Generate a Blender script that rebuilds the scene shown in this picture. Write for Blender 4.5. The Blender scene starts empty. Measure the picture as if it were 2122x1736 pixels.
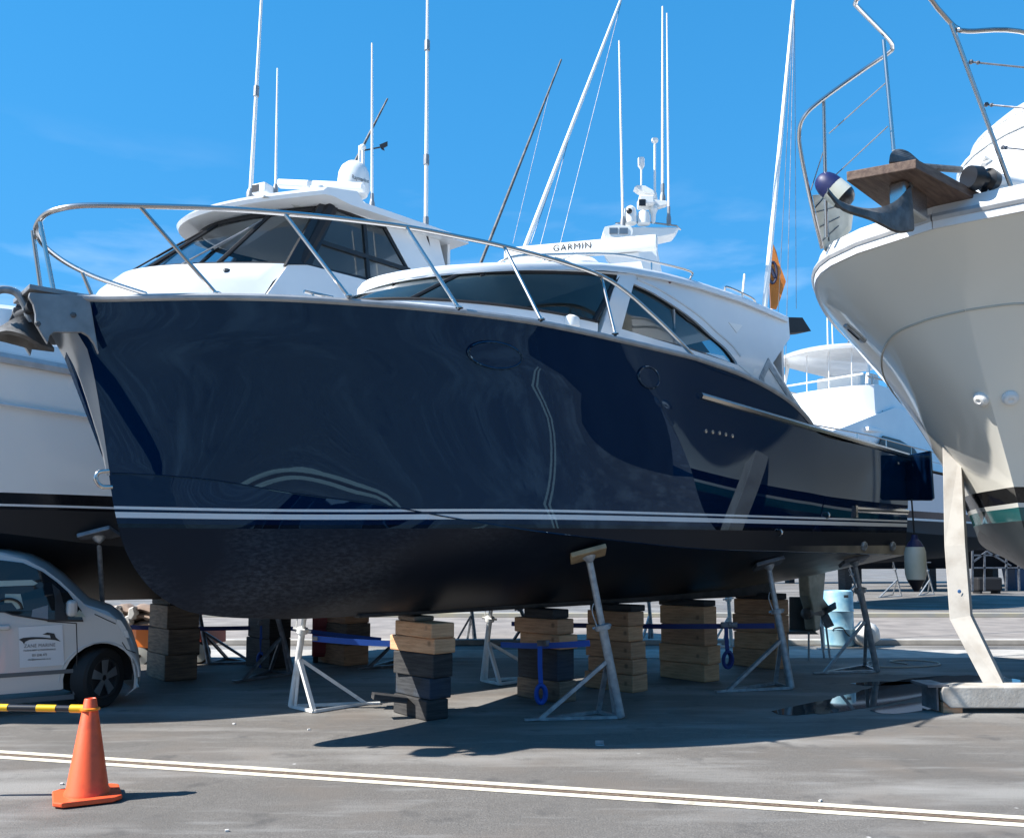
import bpy, bmesh, math, random
from mathutils import Vector, Matrix
from mathutils.geometry import tessellate_polygon
from mathutils.bvhtree import BVHTree
random.seed(7)
S = bpy.context.scene
R = math.radians
# ------------------------------------------------------------------ camera
FPX, CX, CY, TH, EYE = 1837.0, 1061.0, 1010.0, R(4.5), 1.6
cd = bpy.data.cameras.new("camera"); cam = bpy.data.objects.new("camera", cd)
S.collection.objects.link(cam); S.camera = cam
cam.location = (0, 0, EYE); cam.rotation_euler = (R(90) + TH, 0, 0)
cd.sensor_width = 36; cd.lens = 36 * FPX / 2122; cd.shift_y = (CY - 868) / 2122
cd.clip_end = 2000; cd.clip_start = 0.05
# ------------------------------------------------------------------ sky, sun, exposure
SUN_EL = R(45); SUN_DIR = Vector((-0.97, -0.24, 0)).normalized()
w = bpy.data.worlds.new("World"); S.world = w; w.use_nodes = True
nt = w.node_tree; bg = nt.nodes["Background"]
sky = nt.nodes.new("ShaderNodeTexSky"); sky.sky_type = 'NISHITA'; sky.sun_disc = False
sky.sun_elevation = SUN_EL; sky.sun_rotation = math.atan2(SUN_DIR.x, SUN_DIR.y)
sky.air_density = 1.0; sky.dust_density = 0.05; sky.ozone_density = 2.0
hs = nt.nodes.new("ShaderNodeHueSaturation"); hs.inputs["Saturation"].default_value = 1.42; hs.inputs["Value"].default_value = 1.06; hs.inputs["Hue"].default_value = 0.492
nt.links.new(sky.outputs[0], hs.inputs["Color"])
tc = nt.nodes.new("ShaderNodeTexCoord"); mp = nt.nodes.new("ShaderNodeMapping")
mp.inputs["Scale"].default_value = (2.2, 2.2, 9.0)
nt.links.new(tc.outputs["Generated"], mp.inputs[0])
nz = nt.nodes.new("ShaderNodeTexNoise"); nz.inputs["Scale"].default_value = 2.3; nz.inputs["Detail"].default_value = 7
nt.links.new(mp.outputs[0], nz.inputs["Vector"])
cr = nt.nodes.new("ShaderNodeValToRGB"); cr.color_ramp.elements[0].position = 0.52; cr.color_ramp.elements[1].position = 0.8
nt.links.new(nz.outputs[0], cr.inputs[0])
sx = nt.nodes.new("ShaderNodeSeparateXYZ"); nt.links.new(tc.outputs["Generated"], sx.inputs[0])
el = nt.nodes.new("ShaderNodeMapRange"); el.inputs[1].default_value = 0.42; el.inputs[2].default_value = 0.25
nt.links.new(sx.outputs[2], el.inputs[0])
cm = nt.nodes.new("ShaderNodeMath"); cm.operation = 'MULTIPLY'; nt.links.new(cr.outputs[0], cm.inputs[0]); nt.links.new(el.outputs[0], cm.inputs[1])
cm2 = nt.nodes.new("ShaderNodeMath"); cm2.operation = 'MULTIPLY'; nt.links.new(cm.outputs[0], cm2.inputs[0]); cm2.inputs[1].default_value = 0.34
mx = nt.nodes.new("ShaderNodeMix"); mx.data_type = 'RGBA'; mx.inputs[7].default_value = (7.5, 8.0, 8.8, 1)
hz = nt.nodes.new("ShaderNodeMapRange"); hz.inputs[1].default_value = 0.95; hz.inputs[2].default_value = 0.0; hz.inputs[3].default_value = 0.32; hz.inputs[4].default_value = 0.9; nt.links.new(sx.outputs[2], hz.inputs[0])
mh = nt.nodes.new("ShaderNodeMix"); mh.data_type = 'RGBA'; mh.inputs[7].default_value = (0.36, 1.95, 4.35, 1)
nt.links.new(hz.outputs[0], mh.inputs[0]); nt.links.new(hs.outputs[0], mh.inputs[6])
nt.links.new(cm2.outputs[0], mx.inputs[0]); nt.links.new(mh.outputs[2], mx.inputs[6]); nt.links.new(mx.outputs[2], bg.inputs[0])
bg.inputs[1].default_value = 0.095
sl = bpy.data.lights.new("sun", 'SUN'); sl.energy = 4.7; sl.angle = R(0.5); sl.color = (1, 0.955, 0.89)
so = bpy.data.objects.new("sun", sl); S.collection.objects.link(so); so.location = (-20, -8, 30)
so.rotation_euler = (-(SUN_DIR * math.cos(SUN_EL) + Vector((0, 0, math.sin(SUN_EL))))).to_track_quat('-Z', 'Y').to_euler()
S.view_settings.view_transform = 'Standard'; S.view_settings.look = 'None'; S.view_settings.exposure = 1.15
S.view_settings.gamma = 1
# ------------------------------------------------------------------ helpers
def ray(x, y):
    a = (x - CX) / FPX; b = -(y - CY) / FPX
    return Vector((a, math.cos(TH) - b * math.sin(TH), math.sin(TH) + b * math.cos(TH)))
def G(x, y, z=0.0):                     # where a line of sight meets the level z
    d = ray(x, y); t = (z - EYE) / d.z; return Vector((d.x * t, d.y * t, z))
def P(x, y, Y):                         # a point at the distance Y
    d = ray(x, y); t = Y / d.y; return Vector((d.x * t, Y, EYE + d.z * t))
class Frame:                            # a boat's own axes: u aft, v to the near side, z up
    def __init__(s, ox, oy, ang):
        s.o = (ox, oy); s.ang = R(ang); s.a = (math.cos(s.ang), math.sin(s.ang)); s.n = (math.sin(s.ang), -math.cos(s.ang))
    def at(s, x, y, v):
        d = ray(x, y); t = (v + s.o[0] * s.n[0] + s.o[1] * s.n[1]) / (d.x * s.n[0] + d.y * s.n[1])
        X, Y = d.x * t - s.o[0], d.y * t - s.o[1]
        return Vector((X * s.a[0] + Y * s.a[1], v, EYE + d.z * t))
    def lean(s, x, y, v0, z0, k):
        v = v0
        for _ in range(8): p = s.at(x, y, v); v = v0 - k * (p.z - z0)
        return s.at(x, y, v)
    def vz(s, x, y, z):
        p = G(x, y, z); X, Y = p.x - s.o[0], p.y - s.o[1]
        return Vector((X * s.a[0] + Y * s.a[1], X * s.n[0] + Y * s.n[1], z))
    def w(s, u, v, z):
        return Vector((s.o[0] + u * s.a[0] + v * s.n[0], s.o[1] + u * s.a[1] + v * s.n[1], z))
def tree_of(m):                          # ray tests against a finished shape
    return BVHTree.FromPolygons([tuple(p) for p in m.v], [tuple(f) for f in m.f])
def cast_ray(fr, x, y):
    d = ray(x, y); o = Vector((-(fr.o[0] * fr.a[0] + fr.o[1] * fr.a[1]), -(fr.o[0] * fr.n[0] + fr.o[1] * fr.n[1]), EYE))
    return o, Vector((d.x * fr.a[0] + d.y * fr.a[1], d.x * fr.n[0] + d.y * fr.n[1], d.z)).normalized()
def cast(fr, tree, x, y):                # first point of the shape on a line of sight, in the boat's axes (u,v,z)
    d = ray(x, y); o = Vector((-(fr.o[0] * fr.a[0] + fr.o[1] * fr.a[1]), -(fr.o[0] * fr.n[0] + fr.o[1] * fr.n[1]), EYE))
    l = Vector((d.x * fr.a[0] + d.y * fr.a[1], d.x * fr.n[0] + d.y * fr.n[1], d.z)).normalized()
    p, n, _, _ = tree.ray_cast(o, l)
    if p is None: print("no hit", x, y); p = fr.at(x, y, 1.6); n = Vector((0, 1, 0))
    return p, (n if n.dot(l) < 0 else -n)
def pchip(xs, ys, x):
    n = len(xs)
    if x <= xs[0]: return ys[0]
    if x >= xs[-1]: return ys[-1]
    h = [xs[i + 1] - xs[i] for i in range(n - 1)]; dl = [(ys[i + 1] - ys[i]) / h[i] for i in range(n - 1)]
    def m(i):
        if i == 0: return dl[0]
        if i == n - 1: return dl[-1]
        if dl[i - 1] * dl[i] <= 0: return 0
        w1, w2 = 2 * h[i] + h[i - 1], h[i] + 2 * h[i - 1]
        return (w1 + w2) / (w1 / dl[i - 1] + w2 / dl[i])
    i = max(k for k in range(n - 1) if xs[k] <= x); t = (x - xs[i]) / h[i]
    return ((2 * t**3 - 3 * t**2 + 1) * ys[i] + (t**3 - 2 * t**2 + t) * h[i] * m(i)
            + (-2 * t**3 + 3 * t**2) * ys[i + 1] + (t**3 - t**2) * h[i] * m(i + 1))
def smooth(pts, n=6):                   # Catmull-Rom through points
    pts = [Vector(p) for p in pts]; out = []
    for i in range(len(pts) - 1):
        p0 = pts[i - 1] if i else pts[0] * 2 - pts[1]; p1, p2 = pts[i], pts[i + 1]
        p3 = pts[i + 2] if i + 2 < len(pts) else p2 * 2 - p1
        for k in range(n):
            t = k / n
            out.append(0.5 * (2 * p1 + (p2 - p0) * t + (2 * p0 - 5 * p1 + 4 * p2 - p3) * t * t + (3 * p1 - p0 - 3 * p2 + p3) * t**3))
    out.append(pts[-1]); return out
class MB:                               # collects shapes into ONE mesh
    def __init__(s, flip=False): s.v = []; s.f = []; s.flip = flip; s.mi = []
    def add(s, vs, fs, mi=0):
        b = len(s.v); s.v += [Vector(p) for p in vs]; s.f += [tuple(b + i for i in f) for f in fs]; s.mi += [mi] * len(fs); return s
    def box(s, c, size, rot=None, mi=0):
        c = Vector(c); x, y, z = [q / 2 for q in size]; m = rot or Matrix.Identity(3)
        vs = [c + m @ Vector((i * x, j * y, k * z)) for i in (-1, 1) for j in (-1, 1) for k in (-1, 1)]
        return s.add(vs, [(0, 1, 3, 2), (4, 6, 7, 5), (0, 4, 5, 1), (2, 3, 7, 6), (0, 2, 6, 4), (1, 5, 7, 3)], mi)
    def bar(s, p, q, wx, wy, up=(0, 0, 1), mi=0):     # rectangular bar between two points
        p, q = Vector(p), Vector(q); d = (q - p); L = d.length; d.normalize(); up = Vector(up)
        if abs(d.dot(up)) > .98: up = Vector((1, 0, 0))
        x = d.cross(up).normalized(); y = x.cross(d).normalized()
        return s.box((p + q) / 2, (wx, L, wy), Matrix((x, d, y)).transposed(), mi)
    def tube(s, pts, r, n=10, mi=0, cap=True):
        pts = [Vector(p) for p in pts]; rs = r if isinstance(r, (list, tuple)) else [r] * len(pts)
        rings = []; prev = None
        for i, p in enumerate(pts):
            d = (pts[min(i + 1, len(pts) - 1)] - pts[max(i - 1, 0)]).normalized()
            if prev is None:
                a = Vector((0, 0, 1)) if abs(d.z) < .9 else Vector((1, 0, 0)); x = d.cross(a).normalized()
            else: x = (prev - d * prev.dot(d)).normalized()
            prev = x; y = d.cross(x)
            rings.append([p + (x * math.cos(2 * math.pi * k / n) + y * math.sin(2 * math.pi * k / n)) * rs[i] for k in range(n)])
        return s.rings(rings, cap, mi)
    def rings(s, rings, cap=True, mi=0, closed=True):
        n = len(rings[0]); vs = [p for r_ in rings for p in r_]; fs = []
        for i in range(len(rings) - 1):
            for k in range(n if closed else n - 1):
                k2 = (k + 1) % n; fs.append((i * n + k, i * n + k2, (i + 1) * n + k2, (i + 1) * n + k))
        if cap and closed: fs += [tuple(range(n))[::-1], tuple((len(rings) - 1) * n + k for k in range(n))]
        return s.add(vs, fs, mi)
    def lathe(s, prof, c=(0, 0, 0), axis=(0, 0, 1), n=24, mi=0):   # prof: (radius, height)
        c = Vector(c); q = Vector((0, 0, 1)).rotation_difference(Vector(axis).normalized())
        return s.rings([[c + q @ Vector((r * math.cos(2 * math.pi * k / n), r * math.sin(2 * math.pi * k / n), h)) for k in range(n)] for r, h in prof], True, mi)
    def ball(s, c, r, n=14, mi=0, sc=(1, 1, 1)):
        m = n // 2; c = Vector(c)
        return s.rings([[c + Vector((sc[0] * r * math.sin(a) * math.cos(2 * math.pi * k / n), sc[1] * r * math.sin(a) * math.sin(2 * math.pi * k / n), -sc[2] * r * math.cos(a))) for k in range(n)]
                        for a in [math.pi * (i + .02) / (m + .04) for i in range(m + 1)]], True, mi)
    def prism(s, poly, d, mi=0, holes=()):            # planar loops pushed along d (with holes)
        d = Vector(d); loops = [[Vector(p) for p in poly]] + [[Vector(p) for p in h] for h in holes]
        flat = [p for l in loops for p in l]; tris = tessellate_polygon(loops); n = len(flat)
        fs = [tuple(t) for t in tris] + [tuple(i + n for i in t[::-1]) for t in tris]; b = 0
        for l in loops:
            m = len(l)
            for i in range(m): fs.append((b + i, b + (i + 1) % m, n + b + (i + 1) % m, n + b + i))
            b += m
        return s.add(flat + [p + d for p in flat], fs, mi)
    def build(s, name, mats, parent=None, smooth=False, bevel=0, recalc=True, sub=0, solid=0, auto=35):
        o_ = ORG.get(parent.name, Vector((0, 0, 0))) if parent else Vector((0, 0, 0))
        me = bpy.data.meshes.new(name)
        vs = [(p.x, -p.y, p.z) for p in s.v] if s.flip else [tuple(p - o_) for p in s.v]
        me.from_pydata(vs, [], s.f)
        for m in (mats if isinstance(mats, (list, tuple)) else [mats]): me.materials.append(m)
        for p, i in zip(me.polygons, s.mi): p.material_index = i
        bm = bmesh.new(); bm.from_mesh(me); bmesh.ops.remove_doubles(bm, verts=bm.verts, dist=1e-5)
        if recalc: bmesh.ops.recalc_face_normals(bm, faces=bm.faces)
        if smooth:
            for f in bm.faces: f.smooth = True
            for e in bm.edges:
                if len(e.link_faces) == 2 and e.calc_face_angle(0) > R(auto): e.smooth = False
        bm.to_mesh(me); bm.free()
        o = bpy.data.objects.new(name, me); S.collection.objects.link(o)
        if parent: o.parent = parent; ORG[o.name] = o_
        if bevel:
            b = o.modifiers.new("bevel", 'BEVEL'); b.width = bevel; b.segments = 2; b.limit_method = 'ANGLE'; b.angle_limit = R(40)
        if sub: q = o.modifiers.new("sub", 'SUBSURF'); q.levels = q.render_levels = sub
        if solid: q = o.modifiers.new("solid", 'SOLIDIFY'); q.thickness = solid; q.offset = 0
        return o
ORG = {}
def tag(o, label, cat, group=None, kind=None):
    if label: o["label"] = label
    if cat: o["category"] = cat
    if group: o["group"] = group
    if kind: o["kind"] = kind
    return o
def thing(name, label, cat, loc=(0, 0, 0), group=None, rotz=0):
    o = bpy.data.objects.new(name, None); S.collection.objects.link(o); o.location = loc; o.rotation_euler = (0, 0, rotz)
    o.empty_display_size = .2; ORG[o.name] = Vector(loc); return tag(o, label, cat, group)
def dup(root, loc, label=None, rotz=None, scale=None):
    r_ = root.copy(); S.collection.objects.link(r_); r_.location = loc
    if rotz is not None: r_.rotation_euler = (0, 0, rotz)
    if scale: r_.scale = scale
    if label: r_["label"] = label
    for ch in list(root.children):
        c = ch.copy(); S.collection.objects.link(c); c.parent = r_
        for g in list(ch.children): d = g.copy(); S.collection.objects.link(d); d.parent = c
    return r_
FONT = None
def text(name, s, size, M4, mt, parent=None, spacing=1.0, ext=0.0008, sx=1.0):   # M4 in parent's local space
    cu = bpy.data.curves.new(name, 'FONT'); cu.body = s; cu.size = size; cu.extrude = ext; cu.align_x = 'CENTER'; cu.align_y = 'CENTER'; cu.space_character = spacing
    t = bpy.data.objects.new("tmp", cu); S.collection.objects.link(t)
    me = bpy.data.meshes.new_from_object(t.evaluated_get(bpy.context.evaluated_depsgraph_get()))
    bpy.data.objects.remove(t); me.materials.clear(); me.materials.append(mt); me.name = name
    me.transform(M4 @ Matrix.Diagonal((sx, 1, 1, 1)))
    o = bpy.data.objects.new(name, me); S.collection.objects.link(o)
    if parent: o.parent = parent
    return o
def axes(x, y, o):                      # 4x4 from x axis, y axis, origin
    x = Vector(x).normalized(); y = Vector(y); y = (y - x * y.dot(x)).normalized(); z = x.cross(y)
    m = Matrix((x, y, z)).transposed().to_4x4(); m.translation = Vector(o); return m
# ------------------------------------------------------------------ materials
MATS = {}
def mat(name, col, rough=.5, metal=0, ior=1.5, col2=None, ns=5, lo=.35, hi=.65, bump=0, bs=40, coat=0, rv=0, stretch=(1, 1, 1), detail=6):
    m = bpy.data.materials.new(name); m.use_nodes = True; t = m.node_tree; b = t.nodes["Principled BSDF"]
    b.inputs["Base Color"].default_value = (*col, 1); b.inputs["Roughness"].default_value = rough
    b.inputs["Metallic"].default_value = metal; b.inputs["IOR"].default_value = ior; b.inputs["Coat Weight"].default_value = coat
    b.inputs["Coat Roughness"].default_value = .03
    tcn = t.nodes.new("ShaderNodeTexCoord"); mpn = t.nodes.new("ShaderNodeMapping"); mpn.inputs["Scale"].default_value = stretch
    t.links.new(tcn.outputs["Object"], mpn.inputs[0])
    if col2 or rv:
        n_ = t.nodes.new("ShaderNodeTexNoise"); n_.inputs["Scale"].default_value = ns; n_.inputs["Detail"].default_value = detail
        t.links.new(mpn.outputs[0], n_.inputs["Vector"])
        r_ = t.nodes.new("ShaderNodeMapRange"); r_.inputs[1].default_value = lo; r_.inputs[2].default_value = hi; t.links.new(n_.outputs[0], r_.inputs[0])
        if col2:
            x_ = t.nodes.new("ShaderNodeMix"); x_.data_type = 'RGBA'; x_.inputs[6].default_value = (*col, 1); x_.inputs[7].default_value = (*col2, 1)
            t.links.new(r_.outputs[0], x_.inputs[0]); t.links.new(x_.outputs[2], b.inputs["Base Color"])
        if rv:
            q_ = t.nodes.new("ShaderNodeMapRange"); q_.inputs[3].default_value = rough - rv; q_.inputs[4].default_value = rough + rv
            t.links.new(r_.outputs[0], q_.inputs[0]); t.links.new(q_.outputs[0], b.inputs["Roughness"])
    if bump:
        n2 = t.nodes.new("ShaderNodeTexNoise"); n2.inputs["Scale"].default_value = bs; n2.inputs["Detail"].default_value = 4
        t.links.new(mpn.outputs[0], n2.inputs["Vector"])
        bn = t.nodes.new("ShaderNodeBump"); bn.inputs["Strength"].default_value = bump; bn.inputs["Distance"].default_value = .01
        t.links.new(n2.outputs[0], bn.inputs["Height"]); t.links.new(bn.outputs[0], b.inputs["Normal"])
    MATS[name] = m; return m
def N_(t, kind, **kw):
    n = t.nodes.new("ShaderNode" + kind)
    for k, v in kw.items():
        if isinstance(k, str) and hasattr(n, k): setattr(n, k, v)
    return n
def math_(t, op, a, b=None):
    n = t.nodes.new("ShaderNodeMath"); n.operation = op
    for i, q in enumerate((a, b)):
        if q is None: continue
        if isinstance(q, (int, float)): n.inputs[i].default_value = q
        else: t.links.new(q, n.inputs[i])
    return n.outputs[0]
def glass_mat(name, tint, refl_rough=.01, ior=1.5):
    m = bpy.data.materials.new(name); m.use_nodes = True; t = m.node_tree; t.nodes.remove(t.nodes["Principled BSDF"])
    out = t.nodes["Material Output"]; tr = t.nodes.new("ShaderNodeBsdfTransparent"); tr.inputs[0].default_value = (*tint, 1)
    gl = t.nodes.new("ShaderNodeBsdfGlossy"); gl.inputs["Roughness"].default_value = refl_rough
    fr = t.nodes.new("ShaderNodeFresnel"); ge = t.nodes.new("ShaderNodeNewGeometry"); ir = t.nodes.new("ShaderNodeMapRange")   # the same thin pane from both sides
    ir.inputs[3].default_value = ior; ir.inputs[4].default_value = 1 / ior; t.links.new(ge.outputs["Backfacing"], ir.inputs[0]); t.links.new(ir.outputs[0], fr.inputs[0])
    mix = t.nodes.new("ShaderNodeMixShader"); t.links.new(fr.outputs[0], mix.inputs[0]); t.links.new(tr.outputs[0], mix.inputs[1]); t.links.new(gl.outputs[0], mix.inputs[2])
    t.links.new(mix.outputs[0], out.inputs[0]); return m
white = mat("white_gelcoat", (.76, .77, .77), .22, ior=1.5, col2=(.70, .71, .72), ns=1.5, coat=.3)
white2 = mat("white_plastic", (.78, .78, .76), .38)
cream = mat("cream_gelcoat", (.66, .65, .59), .10, ior=1.55, col2=(.60, .60, .55), ns=.8, coat=.5)
greyrail = mat("grey_rubbing_strake", (.45, .46, .47), .3, col2=(.36, .37, .38), ns=9)
steel = mat("polished_steel", (.54, .52, .50), .22, 1)
steel2 = mat("brushed_steel", (.30, .30, .305), .45, .35, col2=(.22, .225, .23), ns=7, bump=.1, bs=30)
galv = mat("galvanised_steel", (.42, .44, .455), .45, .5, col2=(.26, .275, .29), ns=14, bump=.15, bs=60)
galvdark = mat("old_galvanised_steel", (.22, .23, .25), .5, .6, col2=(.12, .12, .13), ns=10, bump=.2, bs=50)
whitepaint = mat("white_painted_steel", (.74, .74, .72), .4, col2=(.58, .57, .54), ns=9, lo=.5, hi=.75, bump=.1)
black = mat("black_plastic", (.012, .012, .014), .35)
blackm = mat("black_matt", (.01, .01, .012), .7)
rubber = mat("tyre_rubber", (.014, .014, .015), .75, bump=.2, bs=80)
navyg = mat("navy_gelcoat", (.001, .006, .022), .03, ior=1.66); navyg.node_tree.nodes["Principled BSDF"].inputs["Specular Tint"].default_value = (.27, .62, 1, 1)
darkglass = glass_mat("tinted_glass", (.58, .64, .66), ior=1.55)
screenglass = glass_mat("windscreen_glass", (.30, .37, .38), ior=1.62)
clearglass = glass_mat("clear_glass", (.52, .60, .62), ior=1.5)
smokeglass = glass_mat("smoked_glass", (.64, .69, .72), ior=1.55)
interior = mat("interior_panel", (.42, .42, .40), .6)
interiord = mat("dark_interior", (.05, .055, .06), .6)
orange = mat("orange_cone_plastic", (.87, .11, .03), .5, col2=(.52, .065, .025), ns=7, lo=.5, hi=.8, bump=.08, detail=12)
yellow = mat("yellow_plastic", (.85, .50, .01), .4)
bluestrap = mat("blue_webbing", (.012, .085, .42), .6, bump=.3, bs=200)
def timber(name, c1, c2, rough=.8, knots=True, stain=None):
    m = mat(name, c1, rough, col2=c2, ns=3.2, stretch=(1.2, 1.2, 11), bump=.45, bs=20); t = m.node_tree; b = t.nodes["Principled BSDF"]
    src = b.inputs["Base Color"].links[0].from_socket; tcn = t.nodes.new("ShaderNodeTexCoord")
    def over(scale, lo, hi, col, amt, kind="VORONOI", st=(1, 1, 1)):
        nonlocal src
        mp_ = t.nodes.new("ShaderNodeMapping"); mp_.inputs["Scale"].default_value = st; t.links.new(tcn.outputs["Object"], mp_.inputs[0])
        if kind == "VORONOI": n = t.nodes.new("ShaderNodeTexVoronoi"); o_ = n.outputs["Distance"]
        else: n = t.nodes.new("ShaderNodeTexNoise"); n.inputs["Detail"].default_value = 8; o_ = n.outputs[0]
        n.inputs["Scale"].default_value = scale; t.links.new(mp_.outputs[0], n.inputs["Vector"])
        r_ = t.nodes.new("ShaderNodeMapRange"); r_.inputs[1].default_value = lo; r_.inputs[2].default_value = hi; r_.inputs[4].default_value = amt; t.links.new(o_, r_.inputs[0])
        x_ = t.nodes.new("ShaderNodeMix"); x_.data_type = 'RGBA'; x_.inputs[7].default_value = (*col, 1); t.links.new(r_.outputs[0], x_.inputs[0]); t.links.new(src, x_.inputs[6]); t.links.new(x_.outputs[2], b.inputs["Base Color"]); src = x_.outputs[2]
    dk = tuple(q * .28 for q in c2)
    if knots: over(3.4, .13, .05, dk, .85)
    over(26, .6, .72, dk, .55, "NOISE", (.25, .25, 3.2))            # checks along the grain
    over(1.6, .52, .75, tuple(q * .6 for q in c1), .4, "NOISE")      # weather stains
    if stain: over(2.2, .5, .7, stain, .45, "NOISE")
    return m
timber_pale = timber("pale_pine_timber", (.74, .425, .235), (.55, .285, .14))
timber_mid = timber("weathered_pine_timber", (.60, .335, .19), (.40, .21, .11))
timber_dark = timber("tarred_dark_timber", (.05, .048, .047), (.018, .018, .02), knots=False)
timber_blue = timber("paint_splashed_dark_timber", (.05, .054, .06), (.02, .022, .026), knots=False, stain=(.012, .045, .10))
timber_brown = timber("grimy_brown_timber", (.28, .20, .14), (.13, .095, .066), stain=(.09, .075, .06))
ply = mat("plywood_pad", (.42, .31, .18), .7, col2=(.27, .19, .11), ns=6)
teak = mat("weathered_teak", (.16, .105, .075), .65, col2=(.085, .05, .038), ns=4, stretch=(1, 8, 8), bump=.4, bs=20)
castiron = mat("anchor_galvanised", (.15, .15, .15), .6, .2, col2=(.07, .068, .066), ns=8, bump=.4, bs=30)
canvas = mat("cream_canvas", (.62, .58, .48), .85, col2=(.45, .42, .34), ns=3, bump=.4, bs=9)
bluevinyl = mat("blue_vinyl", (.008, .014, .085), .5, bump=.2, bs=15)
# ------------------------------------------------------------------ ground
def ground_material():
    m = bpy.data.materials.new("asphalt"); m.use_nodes = True; t = m.node_tree; b = t.nodes["Principled BSDF"]
    tcn = N_(t, "TexCoord"); co = tcn.outputs["Object"]
    def noise(scale, detail=6, st=None, rough=.55):
        n = N_(t, "TexNoise"); n.inputs["Scale"].default_value = scale; n.inputs["Detail"].default_value = detail; n.inputs["Roughness"].default_value = rough
        if st:
            mp_ = N_(t, "Mapping"); mp_.inputs["Scale"].default_value = st[:3]; mp_.inputs["Rotation"].default_value = (0, 0, st[3]); t.links.new(co, mp_.inputs[0]); t.links.new(mp_.outputs[0], n.inputs["Vector"])
        else: t.links.new(co, n.inputs["Vector"])
        return n.outputs[0]
    def rng(x, a, b_, c=0, d=1):
        n = N_(t, "MapRange"); t.links.new(x, n.inputs[0]); n.inputs[1].default_value = a; n.inputs[2].default_value = b_; n.inputs[3].default_value = c; n.inputs[4].default_value = d; return n.outputs[0]
    def mix(f, a, b_):
        n = N_(t, "Mix"); n.data_type = 'RGBA'
        if isinstance(f, (int, float)): n.inputs[0].default_value = f
        else: t.links.new(f, n.inputs[0])
        for i, q in ((6, a), (7, b_)):
            if isinstance(q, tuple): n.inputs[i].default_value = (*q, 1)
            else: t.links.new(q, n.inputs[i])
        return n.outputs[2]
    grain = rng(noise(70, 5, None, .8), .36, .64)
    base = mix(grain, (.072, .066, .060), (.235, .220, .203))
    base = mix(rng(noise(260, 2), .58, .72, 0, .55), base, (.40, .38, .35))          # bright aggregate
    base = mix(rng(noise(18, 6), .4, .66, 0, .45), base, (.105, .098, .09))
    base = mix(rng(noise(.45, 9, None, .62), .44, .62, 0, .75), base, (.105, .098, .09))        # old darker patches
    base = mix(rng(noise(.35, 7, (1, 3.5, 1, R(-12))), .5, .64, 0, .8), base, (.27, .262, .248))   # pale dried washing-down tracks
    base = mix(rng(noise(1.3, 8, (1, 6, 1, R(-9))), .55, .72, 0, .5), base, (.27, .265, .255))
    base = mix(rng(noise(.9, 5), .5, .7, 0, .45), base, (.21, .175, .145))
    base = mix(rng(noise(2.4, 9), .6, .7, 0, .65), base, (.07, .067, .066))       # oil stains
    v = N_(t, "TexVoronoi"); v.inputs["Scale"].default_value = 3.2; t.links.new(co, v.inputs["Vector"])
    sp = rng(v.outputs["Distance"], .03, .055, 1, 0); msk = rng(noise(.8, 3), .5, .62)
    base = mix(math_(t, 'MULTIPLY', sp, msk), base, (.58, .57, .55))                  # paint and antifouling chips
    t.links.new(base, b.inputs["Base Color"])
    t.links.new(rng(noise(.5, 6), .4, .65, .62, .9), b.inputs["Roughness"])
    bn = N_(t, "Bump"); bn.inputs["Strength"].default_value = .9; bn.inputs["Distance"].default_value = .008
    t.links.new(noise(75, 6, None, .75), bn.inputs["Height"]); t.links.new(bn.outputs[0], b.inputs["Normal"])
    return m
asphalt = ground_material()
g = MB(); g.add([(-600, -600, 0), (600, -600, 0), (600, 900, 0), (-600, 900, 0)], [(0, 1, 2, 3)])
tag(g.build("ground", asphalt, recalc=False), None, None, kind="structure")
linepaint = mat("cream_line_paint", (.72, .66, .52), .7, col2=(.34, .31, .26), ns=9, lo=.52, hi=.78, detail=12, bump=.3, bs=80)
rust = mat("rusty_drain_slot", (.10, .065, .045), .85, col2=(.2, .15, .11), ns=40)
def strip(name, p, q, wd, m, z=.004, kind="structure"):
    p, q = Vector(p), Vector(q); d = (q - p).normalized(); n = Vector((-d.y, d.x, 0)) * wd / 2
    s_ = MB().add([p - n, q - n, q + n, p + n], [(0, 1, 2, 3)]); s_.v = [Vector((a.x, a.y, z)) for a in s_.v]
    return tag(s_.build(name, m, recalc=False), None, None, kind=kind)
A0, A1 = G(0, 1563), G(2122, 1702); dd = (A1 - A0).normalized(); nn = Vector((-dd.y, dd.x, 0))
e0, e1 = A0 - dd * 10, A1 + dd * 12
for k, off in enumerate((-.083, .083)): strip("painted_line", e0 + nn * off, e1 + nn * off, .085, linepaint)
strip("drain_slot", e0, e1, .05, rust, .004)
gravel = mat("pale_gravel", (.27, .24, .215), .9, col2=(.18, .16, .145), ns=1.4, bump=.8, bs=60)
g = MB(); g.add([(-60, 16.6, .004), (90, 16.6, .004), (90, 23.9, .004), (-60, 23.9, .004)], [(0, 1, 2, 3)]); tag(g.build("gravel_strip", gravel, recalc=False), None, None, kind="structure")
conc = mat("pale_concrete_kerb", (.44, .42, .39), .8, col2=(.32, .31, .29), ns=4)
g = MB(); g.box((15, 16.5, .05), (150, .22, .1)); tag(g.build("kerb", conc, bevel=.015), None, None, kind="structure")
g = MB(); g.box((15, 24.0, .06), (150, .2, .12)); tag(g.build("kerb", mat("worn_yellow_kerb", (.40, .36, .26), .8, col2=(.33, .32, .29), ns=2), bevel=.015), None, None, kind="structure")
g = MB(); g.add([(-60, 14.3, .004), (90, 14.3, .004), (90, 15.6, .004), (-60, 15.6, .004)], [(0, 1, 2, 3)]); tag(g.build("concrete_apron", conc, recalc=False), None, None, kind="structure")
water = mat("still_water", (.055, .057, .06), .03, ior=1.75)
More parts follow.
